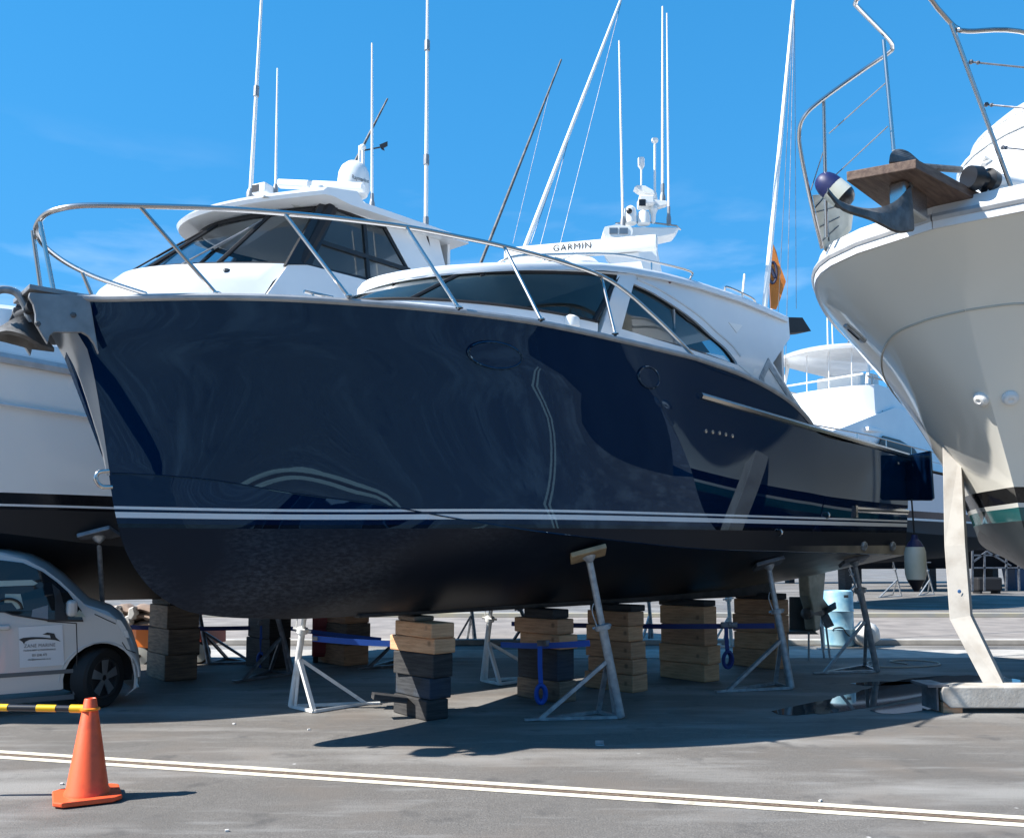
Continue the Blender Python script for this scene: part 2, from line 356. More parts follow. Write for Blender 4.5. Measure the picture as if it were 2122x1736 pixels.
def puddle(px, seed):
    random.seed(seed); pts = smooth([G(*p) for p in px] + [G(*px[0])], 5)[:-1]
    m_ = MB(); c = sum(pts, Vector()) / len(pts)
    pts = [p + (p - c) * random.uniform(-.05, .05) for p in pts]
    m_.prism([(p.x, p.y, .005) for p in pts], (0, 0, -.003)); return tag(m_.build("puddle", water), None, None, kind="structure")
puddle([(1590, 1475), (1700, 1452), (1790, 1430), (1850, 1412), (1960, 1400), (2060, 1402), (2110, 1412), (2060, 1424), (1960, 1432), (1870, 1452), (1780, 1468), (1680, 1480)], 3)
puddle([(1800, 1472), (1860, 1460), (1925, 1455), (1945, 1464), (1900, 1474), (1840, 1479)], 4)
puddle([(1760, 1416), (1830, 1412), (1900, 1414), (1850, 1420), (1790, 1420)], 5)
# ------------------------------------------------------------------ hull builder (boat axes, both sides)
def interp3(pts, xs=None):
    """curve through (u,v,z) points, parameter = chord length 0..1"""
    pts = [Vector(p) for p in pts]; L = [0]
    for a, b in zip(pts, pts[1:]): L.append(L[-1] + (b - a).length)
    L = [q / L[-1] for q in L]
    return lambda s: Vector([pchip(L, [p[k] for p in pts], s) for k in range(3)])
def curve_u(pts):
    """curve (v,z) as functions of u through points sorted by u"""
    us = [p[0] for p in pts]
    return lambda u: Vector((u, pchip(us, [p[1] for p in pts], u), pchip(us, [p[2] for p in pts], u)))
def hull_mesh(sheer, chine, keel, flare, belly, n=120, nt=14, nb=8, bulge=None):
    """sheer/chine/keel: functions of s in 0..1. rings run sheer -> chine -> keel -> other side"""
    rings = []
    for i in range(n + 1):
        s = (i / n) ** 1.6
        a, c, k = sheer(s), chine(s), keel(s); half = []
        for j in range(nt + 1):
            t = j / nt; p = a.lerp(c, t); p.y -= flare(s, t); half.append(Vector((p.x, max(p.y, 0), p.z)))
        for j in range(1, nb + 1):
            t = j / nb; p = c.lerp(k, t); q = 4 * t * (1 - t); b_ = belly(s)
            if b_ > 0: p.z -= b_ * q * .5; p.y += b_ * q * .6
            else: p.y *= 1 + 2.2 * b_ * q
            half.append(p)
        full = half + [Vector((p.x, -p.y, p.z)) for p in half[-2::-1]]
        rings.append(full)
    for _ in range(14):                  # fair the topsides lengthways, so that they mirror cleanly
        old = [[p.copy() for p in r_] for r_ in rings]
        for i in range(3, n - 1):
            for j in list(range(1, nt)) + list(range(len(rings[0]) - nt, len(rings[0]) - 1)):
                q = (old[i - 1][j] + old[i + 1][j]) / 2; rings[i][j].y += .5 * (q.y - old[i][j].y)
    m = MB(True); m.rings(rings, False, 0, closed=False)
    # transom
    last = rings[-1]; b = len(m.v) - len(last); m.f.append(tuple(b + i for i in range(len(last)))); m.mi.append(0)
    return m, rings
def mirror(pts): return [Vector((p[0], -p[1], p[2])) for p in pts]
def band_material(name, bands, slope=0.0, u0=0.0, rough=(.03, .5), split=1.9, scuff=None, ior=1.8, dirt=None, tint=None, streak=None):
    """gelcoat bands that follow the waterline (object z); below split the antifouling is matt"""
    m = bpy.data.materials.new(name); m.use_nodes = True; t = m.node_tree; b = t.nodes["Principled BSDF"]
    tcn = N_(t, "TexCoord"); sp = N_(t, "SeparateXYZ"); t.links.new(tcn.outputs["Object"], sp.inputs[0])
    zz = math_(t, 'SUBTRACT', sp.outputs[2], math_(t, 'MULTIPLY', math_(t, 'SUBTRACT', sp.outputs[0], u0), slope))
    zz = math_(t, 'DIVIDE', zz, 6.0)
    rp = N_(t, "ValToRGB"); r_ = rp.color_ramp; r_.interpolation = 'CONSTANT'
    while len(r_.elements) < len(bands): r_.elements.new(.5)
    for e, (z, c) in zip(r_.elements, bands): e.position = max(0, z / 6.0); e.color = (*c, 1)
    t.links.new(zz, rp.inputs[0]); col = rp.outputs[0]
    below = math_(t, 'LESS_THAN', zz, split / 6.0)
    if scuff:
        n1 = N_(t, "TexNoise"); n1.inputs["Scale"].default_value = scuff[1]; n1.inputs["Detail"].default_value = 9; n1.inputs["Roughness"].default_value = .68
        mpn = N_(t, "Mapping"); mpn.inputs["Scale"].default_value = (1, 1, 2.6); t.links.new(tcn.outputs["Object"], mpn.inputs[0]); t.links.new(mpn.outputs[0], n1.inputs["Vector"])
        q = N_(t, "MapRange"); t.links.new(n1.outputs[0], q.inputs[0]); q.inputs[1].default_value = .42; q.inputs[2].default_value = .72; q.inputs[4].default_value = .75
        fac = math_(t, 'MULTIPLY', q.outputs[0], below)
        n2 = N_(t, "TexNoise"); n2.inputs["Scale"].default_value = .9; t.links.new(tcn.outputs["Object"], n2.inputs["Vector"])
        q2 = N_(t, "MapRange"); t.links.new(n2.outputs[0], q2.inputs[0]); q2.inputs[1].default_value = .42; q2.inputs[2].default_value = .6
        fac = math_(t, 'MULTIPLY', fac, q2.outputs[0])
        if len(scuff) > 2:
            q3 = N_(t, "MapRange"); t.links.new(sp.outputs[0], q3.inputs[0]); q3.inputs[1].default_value = scuff[2]; q3.inputs[2].default_value = scuff[3]; fac = math_(t, 'MULTIPLY', fac, q3.outputs[0])
        mx_ = N_(t, "Mix"); mx_.data_type = 'RGBA'; t.links.new(fac, mx_.inputs[0]); t.links.new(col, mx_.inputs[6]); mx_.inputs[7].default_value = (*scuff[0], 1); col = mx_.outputs[2]
    if dirt:                            # (colour, u where it starts, u where it is full): worn bottom paint aft
        q = N_(t, "MapRange"); t.links.new(sp.outputs[0], q.inputs[0]); q.inputs[1].default_value = dirt[1]; q.inputs[2].default_value = dirt[2]
        n3 = N_(t, "TexNoise"); n3.inputs["Scale"].default_value = 3; n3.inputs["Detail"].default_value = 8; t.links.new(tcn.outputs["Object"], n3.inputs["Vector"])
        f_ = math_(t, 'MULTIPLY', math_(t, 'MULTIPLY', q.outputs[0], math_(t, 'LESS_THAN', zz, dirt[3] / 6.0)), math_(t, 'MULTIPLY', n3.outputs[0], 1.5))
        mx_ = N_(t, "Mix"); mx_.data_type = 'RGBA'; t.links.new(f_, mx_.inputs[0]); t.links.new(col, mx_.inputs[6]); mx_.inputs[7].default_value = (*dirt[0], 1); col = mx_.outputs[2]
    if streak:                          # rain runs down the topsides
        mp2 = N_(t, "Mapping"); mp2.inputs["Scale"].default_value = (7, 7, .35); t.links.new(tcn.outputs["Object"], mp2.inputs[0])
        n4 = N_(t, "TexNoise"); n4.inputs["Scale"].default_value = 1.6; n4.inputs["Detail"].default_value = 7; t.links.new(mp2.outputs[0], n4.inputs["Vector"])
        q4 = N_(t, "MapRange"); t.links.new(n4.outputs[0], q4.inputs[0]); q4.inputs[1].default_value = .52; q4.inputs[2].default_value = .75; q4.inputs[4].default_value = streak[1]
        mx_ = N_(t, "Mix"); mx_.data_type = 'RGBA'; t.links.new(math_(t, 'MULTIPLY', q4.outputs[0], math_(t, 'GREATER_THAN', zz, split / 6.0)), mx_.inputs[0]); t.links.new(col, mx_.inputs[6]); mx_.inputs[7].default_value = (*streak[0], 1); col = mx_.outputs[2]
    t.links.new(col, b.inputs["Base Color"])
    rr = N_(t, "MapRange"); t.links.new(below, rr.inputs[0]); rr.inputs[3].default_value = rough[0]; rr.inputs[4].default_value = rough[1]
    t.links.new(rr.outputs[0], b.inputs["Roughness"]); b.inputs["IOR"].default_value = ior
    if tint:
        mt_ = N_(t, "Mix"); mt_.data_type = 'RGBA'; t.links.new(below, mt_.inputs[0]); mt_.inputs[6].default_value = (*tint, 1); mt_.inputs[7].default_value = (.18, .2, .24, 1); t.links.new(mt_.outputs[2], b.inputs["Specular Tint"])
    return m
def wall(frame_v, outer, holes, thick, sgn=1, flip=True):
    """panel lying along the boat: 2-D (u,z) loops, v = frame_v(z), pushed inwards by thick"""
    m = MB(flip); loops = [outer] + list(holes); l3 = [[Vector((u, z, 0)) for u, z in l] for l in loops]
    tris = tessellate_polygon(l3); flat = [p for l in loops for p in l]; n = len(flat)
    vs = [(u, sgn * frame_v(z), z) for u, z in flat] + [(u, sgn * (frame_v(z) - thick), z) for u, z in flat]
    fs = [tuple(t) for t in tris] + [tuple(i + n for i in t[::-1]) for t in tris]; b = 0
    for l in loops:
        k = len(l)
        for i in range(k): fs.append((b + i, b + (i + 1) % k, n + b + (i + 1) % k, n + b + i))
        b += k
    return m.add(vs, fs)
def inset2(poly, d):                    # pull a 2-D loop towards its centre
    c = Vector((sum(p[0] for p in poly) / len(poly), sum(p[1] for p in poly) / len(poly))); out = []
    for p in poly:
        q = Vector(p) - c; out.append(tuple(c + q * max(0, (q.length - d)) / q.length))
    return out
# ================================================================== NAVY BOAT
NF = Frame(-.92, 9.21, 41.1)
NR = thing("motor_boat", "navy blue motor boat with a white cabin, propped on stands and timber blocks", "boat", (NF.o[0], NF.o[1], 0), rotz=NF.ang)
ORG[NR.name] = Vector((0, 0, 0))        # its parts are drawn in its own axes
sheerN = interp3([(-3.66, 0, 3.60), (-3.635, .10, 3.60), (-3.53, .19, 3.60), (-3.38, .28, 3.59), (-3.2, .46, 3.585), (-2.96, .68, 3.59), (-2.64, .93, 3.6), (-2.19, 1.18, 3.62), (-1.69, 1.38, 3.64), (-1.24, 1.52, 3.66), (-.6, 1.67, 3.68), (.05, 1.76, 3.695), (.8, 1.79, 3.70), (1.62, 1.80, 3.70), (2.1, 1.80, 3.70), (2.57, 1.795, 3.68), (3.0, 1.79, 3.65), (3.41, 1.785, 3.60), (3.8, 1.78, 3.53), (4.22, 1.77, 3.42), (4.5, 1.76, 3.30), (4.73, 1.755, 3.165), (5.0, 1.75, 3.12), (6.0, 1.745, 3.09), (7.23, 1.74, 3.055)])
chineN = interp3([(-3.12, 0, 2.28), (-2.9, .02, 2.285), (-2.42, .09, 2.27), (-1.64, .26, 2.175), (-.98, .60, 2.09), (-.42, 1.02, 1.965), (.3, 1.36, 1.85), (1.07, 1.50, 1.785), (2.85, 1.59, 1.685), (4.1, 1.62, 1.67), (5.6, 1.645, 1.65), (7.23, 1.655, 1.632)])
_kp = [(-3.12, 0, 2.28), (-3.085, 0, 2.08), (-3.04, 0, 1.88), (-2.97, 0, 1.66), (-2.81, 0, 1.40), (-2.63, 0, 1.24), (-2.4, 0, 1.13), (-1.97, 0, 1.065), (-1.25, 0, 1.03), (-.4, 0, 1.03), (1, 0, 1.05), (3, 0, 1.07), (5, 0, 1.12), (6.2, 0, 1.20), (7.23, 0, 1.28)]
keelN = interp3(_kp)
# run the sheer and the chine at matching u: reparametrise by u so that frames stand upright
def by_u(curve, u_of_s, n=400):
    tab = [curve(i / n) for i in range(n + 1)]
    us = [p.x for p in tab]
    def f(s):
        u = u_of_s(s)
        for i in range(n):
            if us[i + 1] >= u: break
        d = us[i + 1] - us[i]; t = 0 if d == 0 else max(0, min(1, (u - us[i]) / d)); return tab[i].lerp(tab[i + 1], t)
    return f
shN = by_u(sheerN, lambda s: -3.66 + s * (7.23 + 3.66)); chN = by_u(chineN, lambda s: -3.12 + s * (7.23 + 3.12))
_kl = [_kp[0]] + list(_kp[1:])
def kN(s):                              # the forefoot takes the first part of the length
    S_ = [0, .012, .028, .05, .085, .12, .155, .2, .26, .33, .45, .62, .80, .90, 1.0]
    return Vector([pchip(S_, [p[k] for p in _kp], s) for k in range(3)])
def flareN(s, t):                       # hollow bow flare with a soft shoulder under the gunwale
    a = max(0, 1 - s / .55); x = math.sin(math.pi * t)
    return .06 * a * x * min(1, s / .03) * (1 - .9 * math.exp(-((t - .15) / .12) ** 2)) - .030 * math.sin(math.pi * t) * max(0, min(1, (s - .38) / .2))
hm, ringsN = hull_mesh(shN, chN, kN, flareN, lambda s: .13 * math.exp(-((s - .36) / .17) ** 2) * min(1, max(0, (s - .06) / .2)) - .13 * math.exp(-((s - .09) / .07) ** 2))
navy_bands = band_material("navy_hull_paint", [(0, (.0055, .007, .012)), (1.862, (.002, .009, .034)), (1.921, (.72, .74, .76)), (1.968, (.0, .0085, .036)), (1.99, (.72, .74, .76)), (2.012, (.0, .009, .038))], slope=.0108, u0=-3.06, split=1.84, scuff=((.075, .088, .105), 17, 1.2, -2.2), ior=1.92, tint=(.19, .39, .62), rough=(.015, .45), dirt=((.36, .31, .23), 4.2, 6.3, 1.66))
treeN = tree_of(hm)
hull = hm.build("hull", navy_bands, NR, smooth=True, auto=9)
for sg in (1, -1):                      # fine edge where the topsides break at the chine
    m = MB(True); m.tube([Vector((p.x, sg * (p.y + .002), p.z)) for p in [ringsN[i][14] for i in range(3, 118)]], .007, 6); m.build("chine_edge", navyg, NR, smooth=True)
# gunwale strake
def sweep(path, prof, name, mt, parent, up=Vector((0, 0, 1)), flip=True, smooth_=True, closed_ends=True):
    m = MB(flip); rg = []
    for i, p in enumerate(path):
        d = path[min(i + 1, len(path) - 1)] - path[max(i - 1, 0)]; d.z = 0; d.normalize(); out = Vector((-d.y, d.x, 0)) if True else None
        rg.append([p + out * a + up * b for a, b in prof])
    m.rings(rg, closed_ends); return m.build(name, mt, parent, smooth=smooth_)
def hull_points(frac0, frac1, n): return [shN(frac0 + (frac1 - frac0) * i / n) for i in range(n + 1)]
prof = [(-.06, -.004), (.012, -.004), (.03, .008), (.034, .028), (.026, .046), (-.02, .056), (-.06, .05)]
for sg in (1, -1):
    pth = [sheerN(i / 110) for i in range(2, 111)]; pth = [p for p in pth if p.x < 4.72]
    if sg < 0:
        q = [Vector((p.x, -p.y, p.z)) for p in pth]; pf = [(-a, b) for a, b in prof]
    else: q = pth; pf = prof
    sweep(q, pf, "gunwale_strake", greyrail, NR)
    aft = [Vector((u, sg * 1.752, 3.30 - .245 * (u - 3.0) / 4.23 + .0)) for u in [2.35 + i * (7.24 - 2.35) / 24 for i in range(25)]]
    aft = [Vector((p.x, sg * (1.775 - .035 * (p.x - 2.35) / 4.9), 3.33 - .275 * (p.x - 2.35) / 4.88)) for p in aft]
    sweep(aft, [(sg * a, b) for a, b in [(-.03, -.035), (.03, -.03), (.05, 0), (.03, .03), (-.03, .035)]], "rubbing_strake", steel, NR)
    m = MB(True); m.tube([(5.75, sg * 1.70, 2.235), (7.2, sg * 1.715, 2.25)], .045); m.box((5.73, sg * 1.70, 2.2), (.05, .09, .16)); m.build("spray_rail", steel, NR, smooth=True)
# deck
m = MB(True); rows = []
for i in range(61):
    p = sheerN(max(.004, i / 60)); p.z += .03; rows.append([Vector((p.x, p.y * k, p.z + .05 * (1 - k * k))) for k in (-1, -.6, -.2, .2, .6, 1)])
m.rings(rows, False, closed=False); m.build("deck", white, NR, smooth=True, recalc=False)
# portholes on both sides
def side_point(u, z):
    best = None
    for i in range(len(ringsN) - 1):
        for j in range(14):
            p = ringsN[i][j]; q = ringsN[i][j + 1]
            if p.z >= z >= q.z or q.z >= z >= p.z:
                t = (z - p.z) / (q.z - p.z) if abs(q.z - p.z) > 1e-6 else 0; a = p.lerp(q, t); e = abs(a.x - u)
                if best is None or e < best[0]: best = (e, a, (q - p).normalized(), (ringsN[i + 1][j] - p).normalized())
    return best[1], best[2], best[3]
portm = mat("navy_port_cover", (.0, .008, .034), .02, ior=1.92); portm.node_tree.nodes["Principled BSDF"].inputs["Specular Tint"].default_value = (.17, .36, .6, 1)
def porthole(u, z, ru, rz, sg):
    p, dz, du = side_point(u, z); nrm = du.cross(dz).normalized()
    if nrm.y < 0: nrm = -nrm
    fx = lambda q: Vector((q.x, sg * q.y, q.z))
    ring = []; m = MB(True); c = p + nrm * .004
    pth = [c + du * ru * math.cos(a) - dz * rz * math.sin(a) for a in [2 * math.pi * k / 36 for k in range(37)]]
    m.tube([fx(q) for q in pth], .012, 8, cap=False); o = m.build("porthole", navyg, NR, smooth=True)
    m = MB(True); m.prism([fx(c + du * ru * math.cos(a) - dz * rz * math.sin(a)) for a in [2 * math.pi * k / 36 for k in range(36)]], fx(nrm * .004) - Vector((0, 0, 0))); m.build("pane", portm, o)
def px_on_hull(x, y, v=1.6): return cast(NF, treeN, x, y)[0]
for (x, y, ru, rz) in ((1018, 735, .27, .115), (1349, 783, .155, .105)):
    q = px_on_hull(x, y)
    for sg in (1, -1): porthole(q.x, q.z, ru, rz, sg)
# vents, skin fittings
for (x, y) in ((1462, 893), (1476, 895), (1490, 897), (1503, 900), (1517, 903), (1862, 960)):
    q = px_on_hull(x, y, 1.75); m = MB(True); m.lathe([(.0, .0), (.022, 0), (.022, .012), (.012, .016), (0, .016)], (q.x, q.y - .002, q.z), (0, 1, 0), 14); m.build("vent_fitting", steel, NR, smooth=True)
for (x, y) in ((1711, 1068), (1613, 1104)):
    q = px_on_hull(x, y, 1.7); m = MB(True); pts = [(q.x, q.y - .01, q.z + .04), (q.x, q.y + .04, q.z + .03), (q.x, q.y + .05, q.z - .01), (q.x, q.y + .01, q.z - .035)]; m.tube(smooth(pts), .011); m.build("hull_fitting", steel, NR, smooth=True)
for (x, y) in ((1789, 1131), (1848, 1131)):
    q = px_on_hull(x, y, 1.66); m = MB(True); m.lathe([(0, -.02), (.062, -.02), (.068, .02), (.058, .035), (.03, .038), (.03, .03), (0, .03)], (q.x, q.y, q.z), (0, 1, -.1), 8); m.build("underwater_light", galv, NR, smooth=True, auto=25)
# bright metal chafe plate on the stem
row = []; m = MB(True)
for y, xs, xc in ((690, 106, 161), (723, 124, 181), (756, 143, 190), (790, 159, 197), (830, 174, 204), (869, 188, 210), (905, 201, 216), (940, 213, 221), (985, 224, 227.5)):
    c0_ = NF.at(xs - 2, y, 0); near = []
    for k in (1, .75, .5, .25):
        h_ = treeN.ray_cast(*cast_ray(NF, xs + (xc - xs) * k, y)); near.append(h_[0] + (h_[1] if h_[1].y > 0 else -h_[1]) * .006 if h_[0] else c0_.copy())
    row.append(near + [c0_] + [Vector((p.x, -p.y, p.z)) for p in near[::-1]])
m.rings(row, False, closed=False); m.build("stem_plate", mat("satin_stem_plate", (.50, .53, .56), .28, .85), NR, smooth=True, recalc=False)
# bow platform (grey metal cheeks), cut out over the stem
pf = [NF.at(x, y, .28) for x, y in ((62, 606), (185, 614), (190, 640), (205, 733), (196, 712), (184, 696), (170, 688), (112, 688), (103, 696), (99, 712), (88, 694), (74, 670), (74, 650), (69, 630), (60, 615))]
for sg in (1, -1):
    m = MB(True); m.prism([(p.x, sg * .28, p.z) for p in pf], (0, -sg * .04, 0)); o = m.build("bow_cheek", steel2, NR, bevel=.004)
    for x, y in ((78, 671), (152, 653)):
        p = NF.at(x, y, .28); b_ = MB(True); b_.lathe([(0, 0), (.022, 0), (.022, .012), (.012, .018), (0, .018)], (p.x, sg * .279, p.z), (0, sg, 0), 6); b_.build("bolt", castiron, o)
m = MB(True); m.box((-3.55, 0, 3.625), (.52, .52, .04)); m.build("bow_platform", steel2, NR, bevel=.006)
m = MB(True); m.lathe([(0, -.2), (.05, -.2), (.03, 0), (.05, .2), (0, .2)], (-3.76, 0, 3.5), (0, 1, 0), 16); m.build("anchor_roller", blackm, NR, smooth=True)
m = MB(True); m.tube(smooth([(-3.12, 0, 2.3), (-3.2, 0, 2.28), (-3.215, 0, 2.22), (-3.17, 0, 2.17), (-3.09, 0, 2.17)]), .018); m.build("bow_eye", steel, NR, smooth=True)
# fore rail
rp = [(1440, 740, 1.70), (1355, 655, 1.64), (1270, 585, 1.60), (1180, 548, 1.55), (1045, 511, 1.45), (950, 491, 1.38), (850, 472, 1.30), (720, 455, 1.2), (590, 442, 1.08), (450, 432, .9), (290, 427, .66), (175, 426, .44), (120, 434, .3), (90, 447, .15)]
rail = [NF.at(*q) for q in rp]; nose = NF.at(75, 470, 0)
far = [NF.at(*q) for q in ((78, 490, -.10), (95, 513, -.24), (130, 540, -.38), (170, 562, -.50), (205, 577, -.60), (255, 594, -.74), (302, 609, -.88))]
nr = smooth(rail + [nose] + far, 6)
m = MB(True); m.tube(nr, .0215, 10); RL = m.build("bow_rail", steel, NR, smooth=True)
for (xt, yt, vt, xb, yb) in ((290, 428, .66, 450, 606), (590, 443, 1.08, 724, 612), (843, 472, 1.30, 952, 636), (1045, 512, 1.45, 1122, 660), (1247, 578, 1.585, 1275, 690)):
    a = NF.at(xt, yt, vt); b = NF.vz(xb, yb, 3.70)
    for sg in (1,):
        m = MB(True); m.tube([(a.x, sg * a.y, a.z), (b.x, sg * b.y, 3.68)], .0165, 10); m.lathe([(.034, 0), (.034, .01), (.02, .016)], (b.x, sg * b.y, 3.69), (0, 0, 1), 12); m.build("stanchion", steel, NR, smooth=True)
a, b = NF.at(169, 561, -.5), NF.at(190, 612, -.5); m = MB(True); m.tube([a, b], .0165, 10); m.build("stanchion", steel, NR, smooth=True)
for dv, px in ((.17, (82, 462, 107, 600)), (-.17, (82, 462, 107, 600))):
    a = NF.at(82, 462, .1); b = Vector((-3.62, dv, 3.64)); m = MB(True); m.tube([(a.x, dv * .7, a.z), b], .0165, 10); m.build("stanchion", steel, NR, smooth=True)
# ---------------- cabin
vw = lambda z: 1.46 - .16 * (z - 3.7)
L2 = lambda pts: [(lambda p: (p.x, p.z))(NF.lean(x, y, 1.46, 3.7, .16)) for x, y in pts]
arc = smooth([(x, y, 0) for x, y in ((1311, 587), (1353, 606), (1403, 637), (1443, 666), (1474, 695), (1505, 722), (1525, 747))], 3)
win = L2([(p.x, p.y) for p in arc] + [(1529, 756), (1420, 721), (1345, 699), (1270, 676)])
outer = L2([(1244, 690), (1268, 622), (1300, 560), (1365, 562), (1430, 578), (1500, 603), (1580, 641), (1634, 657), (1637, 700), (1602, 752), (1640, 815), (1688, 885)])
outer += [(6.0, 3.0), (3.0, 3.4), (1.2, 3.6)]
for sg in (1, -1):
    wall(vw, outer, [win[::-1]], .07, sg).build("cabin_side", white, NR)
    wall(lambda z: vw(z) - .03, win, [inset2(win, .045)[::-1]], .03, sg).build("window_frame", black, NR)
    g_ = wall(lambda z: vw(z) - .045, inset2(win, .03), [], .008, sg).build("side_window", darkglass, NR)
    m = MB(True); a, b = L2([(1400, 640), (1412, 718)]); m.box(((a[0] + b[0]) / 2, sg * (vw(4.2) - .06), (a[1] + b[1]) / 2), (.025, .02, abs(a[1] - b[1]))); m.build("mullion", steel2, NR)
    # moulded lip over the arch
    m = MB(True); m.tube([(u, sg * vw(z), z) for u, z in [tuple(Vector(L2([(p.x + 9, p.y - 9)])[0])) for p in arc]], .016, 8); m.build("arch_moulding", white, NR, smooth=True)
    # aft quarter trim: triangular frame and styling wedges
    tri = L2([(1591, 742), (1572, 782), (1576, 800), (1584, 806), (1582, 784), (1592, 762), (1655, 860), (1662, 862)])
    wall(lambda z: vw(z) + .012, tri, [], .02, sg).build("quarter_trim", galv, NR)
    for wd in ([(1509, 668), (1538, 674), (1526, 690)], [(1530, 757), (1566, 764), (1557, 778)]):
        wall(lambda z: vw(z) + .006, L2(wd), [], .01, sg).build("styling_wedge", white2, NR)
    p = L2([(1387, 583)])[0]; m = MB(True); m.lathe([(0, 0), (.028, 0), (.022, .02), (0, .022)], (p[0], sg * vw(p[1]), p[1]), (0, sg, .1), 12); m.build("side_light", mat("red_lens", (.10, .008, .012), .2) if sg > 0 else MATS["red_lens"], NR, smooth=True)
# windscreen: raked bullet front
def front(A, uc, vh, z0, z1, zc=None, e=2.0):     # plan ellipse: v -> point; z rises aft
    def f(a):                                     # a in -1..1 from far to near corner
        th = a * math.pi / 2; v = vh * math.sin(th); k = math.cos(th); return Vector((uc - A * k, v, z1 + (z0 - z1) * k))
    return f
topg = front(2.28, 1.64, 1.30, 4.30, 4.60); botg = front(2.45, 1.16, 1.41, 3.98, 4.0); basec = front(2.62, 1.08, 1.46, 3.62, 3.60)
brow0 = front(2.45, 1.74, 1.345, 4.30, 4.64); brow1 = front(2.45, 1.74, 1.34, 4.38, 4.76)
na = 48; AA = [-1 + 2 * i / na for i in range(na + 1)]
def shell(name, f0, f1, mt, off=0, aa=AA, nn_=1, thick=0):
    m = MB(True); rows = [[f0(a).lerp(f1(a), k / nn_) for k in range(nn_ + 1)] for a in aa]
    m.rings(rows, False, closed=False); return m.build(name, mt, NR, smooth=True, recalc=False, solid=thick)
shell("windscreen", botg, topg, screenglass)
shell("coaming", basec, botg, white)
for f0, f1, nm in ((topg, brow0, "windscreen_surround"),):
    shell(nm, f0, f1, white)
m = MB(True); m.tube([topg(a) + Vector((-.006, 0, 0)) for a in AA], .022, 6); m.tube([botg(a) + Vector((-.006, 0, 0)) for a in AA], .016, 6)
for a in (-.985, .985, -.42, .42): m.tube([topg(a), botg(a)], .03 if abs(a) > .9 else .022, 6)
m.build("windscreen_frame", blackm, NR, smooth=True)
for a in (.18, -.18, .52): 
    m = MB(True); p, q = botg(a), topg(a); d = (q - p); m.tube([topg(a) + Vector((-.03, 0, .02)), topg(a) + Vector((-.04, 0, -.03)), topg(a).lerp(p, .12) + Vector((-.03, 0, 0))], .01, 6); m.build("wiper", blackm, NR)
# front posts (white)
for sg in (1, -1):
    m = MB(True); t0, b0 = topg(sg), botg(sg); m.prism([(t0.x - .05, sg * 1.32, 4.66), (t0.x + .24, sg * 1.32, 4.7), (b0.x + .2, sg * 1.45, 3.66), (b0.x - .1, sg * 1.45, 3.66)], (0, -sg * .05, 0)); m.build("cabin_post", white, NR, bevel=.01)
# roof
m = MB(True); rows = []
def roof_row(u, side):                            # half breadth of the roof at u
    if u < 1.74: k = max(0, 1 - ((1.74 - u) / 2.45) ** 2) ** .5; return 1.345 * k
    return 1.345 - .0 * (u - 1.74)
us = [-.71, -.69, -.64, -.55, -.4, -.2, .1, .45, .9, 1.35, 1.74, 2.3, 3, 3.8, 4.4, 4.85]
zr = lambda u: pchip([-.71, .1, .8, 1.74, 2.84, 3.6, 4.3, 4.9], [4.38, 4.50, 4.61, 4.75, 4.83, 4.835, 4.80, 4.76], u)
top, bot = [], []
for u in us:
    h = max(.03, roof_row(u, 1)); r_ = []
    for k in (-1, -.97, -.8, -.4, 0, .4, .8, .97, 1):
        edge = .045 if abs(k) == 1 else .012 if abs(k) > .9 else 0
        r_.append(Vector((u, h * k, zr(u) - edge + .10 * (1 - k * k) * min(1, h))))
    r_ += [Vector((u, h * k, zr(u) - .10)) for k in (1, .3, -.3, -1)]
    rows.append(r_)
m.rings(rows, True); m.build("roof", white, NR, smooth=True, auto=50)
# interior: dash, seats, sole, bulkhead, head lining
m = MB(True); m.box((2.9, 0, 3.56), (4.4, 2.5, .04)); m.build("cabin_sole", interior, NR)
m = MB(True); m.box((.9, 0, 3.82), (1.3, 2.1, .26)); m.box((1.75, .55, 4.02), (.3, .5, .5)); m.box((2.0, -.6, 3.95), (.4, .5, .7)); m.build("helm_console", interiord, NR, bevel=.04)
m = MB(True); m.box((3.2, -.7, 3.75), (.9, .7, .4)); m.box((3.6, -.7, 4.05), (.14, .7, .5)); m.build("helm_seat", interior, NR, bevel=.05)
m = MB(True); m.box((2.6, 0, 4.66), (3.6, 2.3, .02)); m.build("head_lining", interior, NR)
for sg in (1, -1): m = MB(True); m.box((4.75, sg * .98, 4.2), (.05, .65, 1.0)); m.build("aft_bulkhead", white, NR)
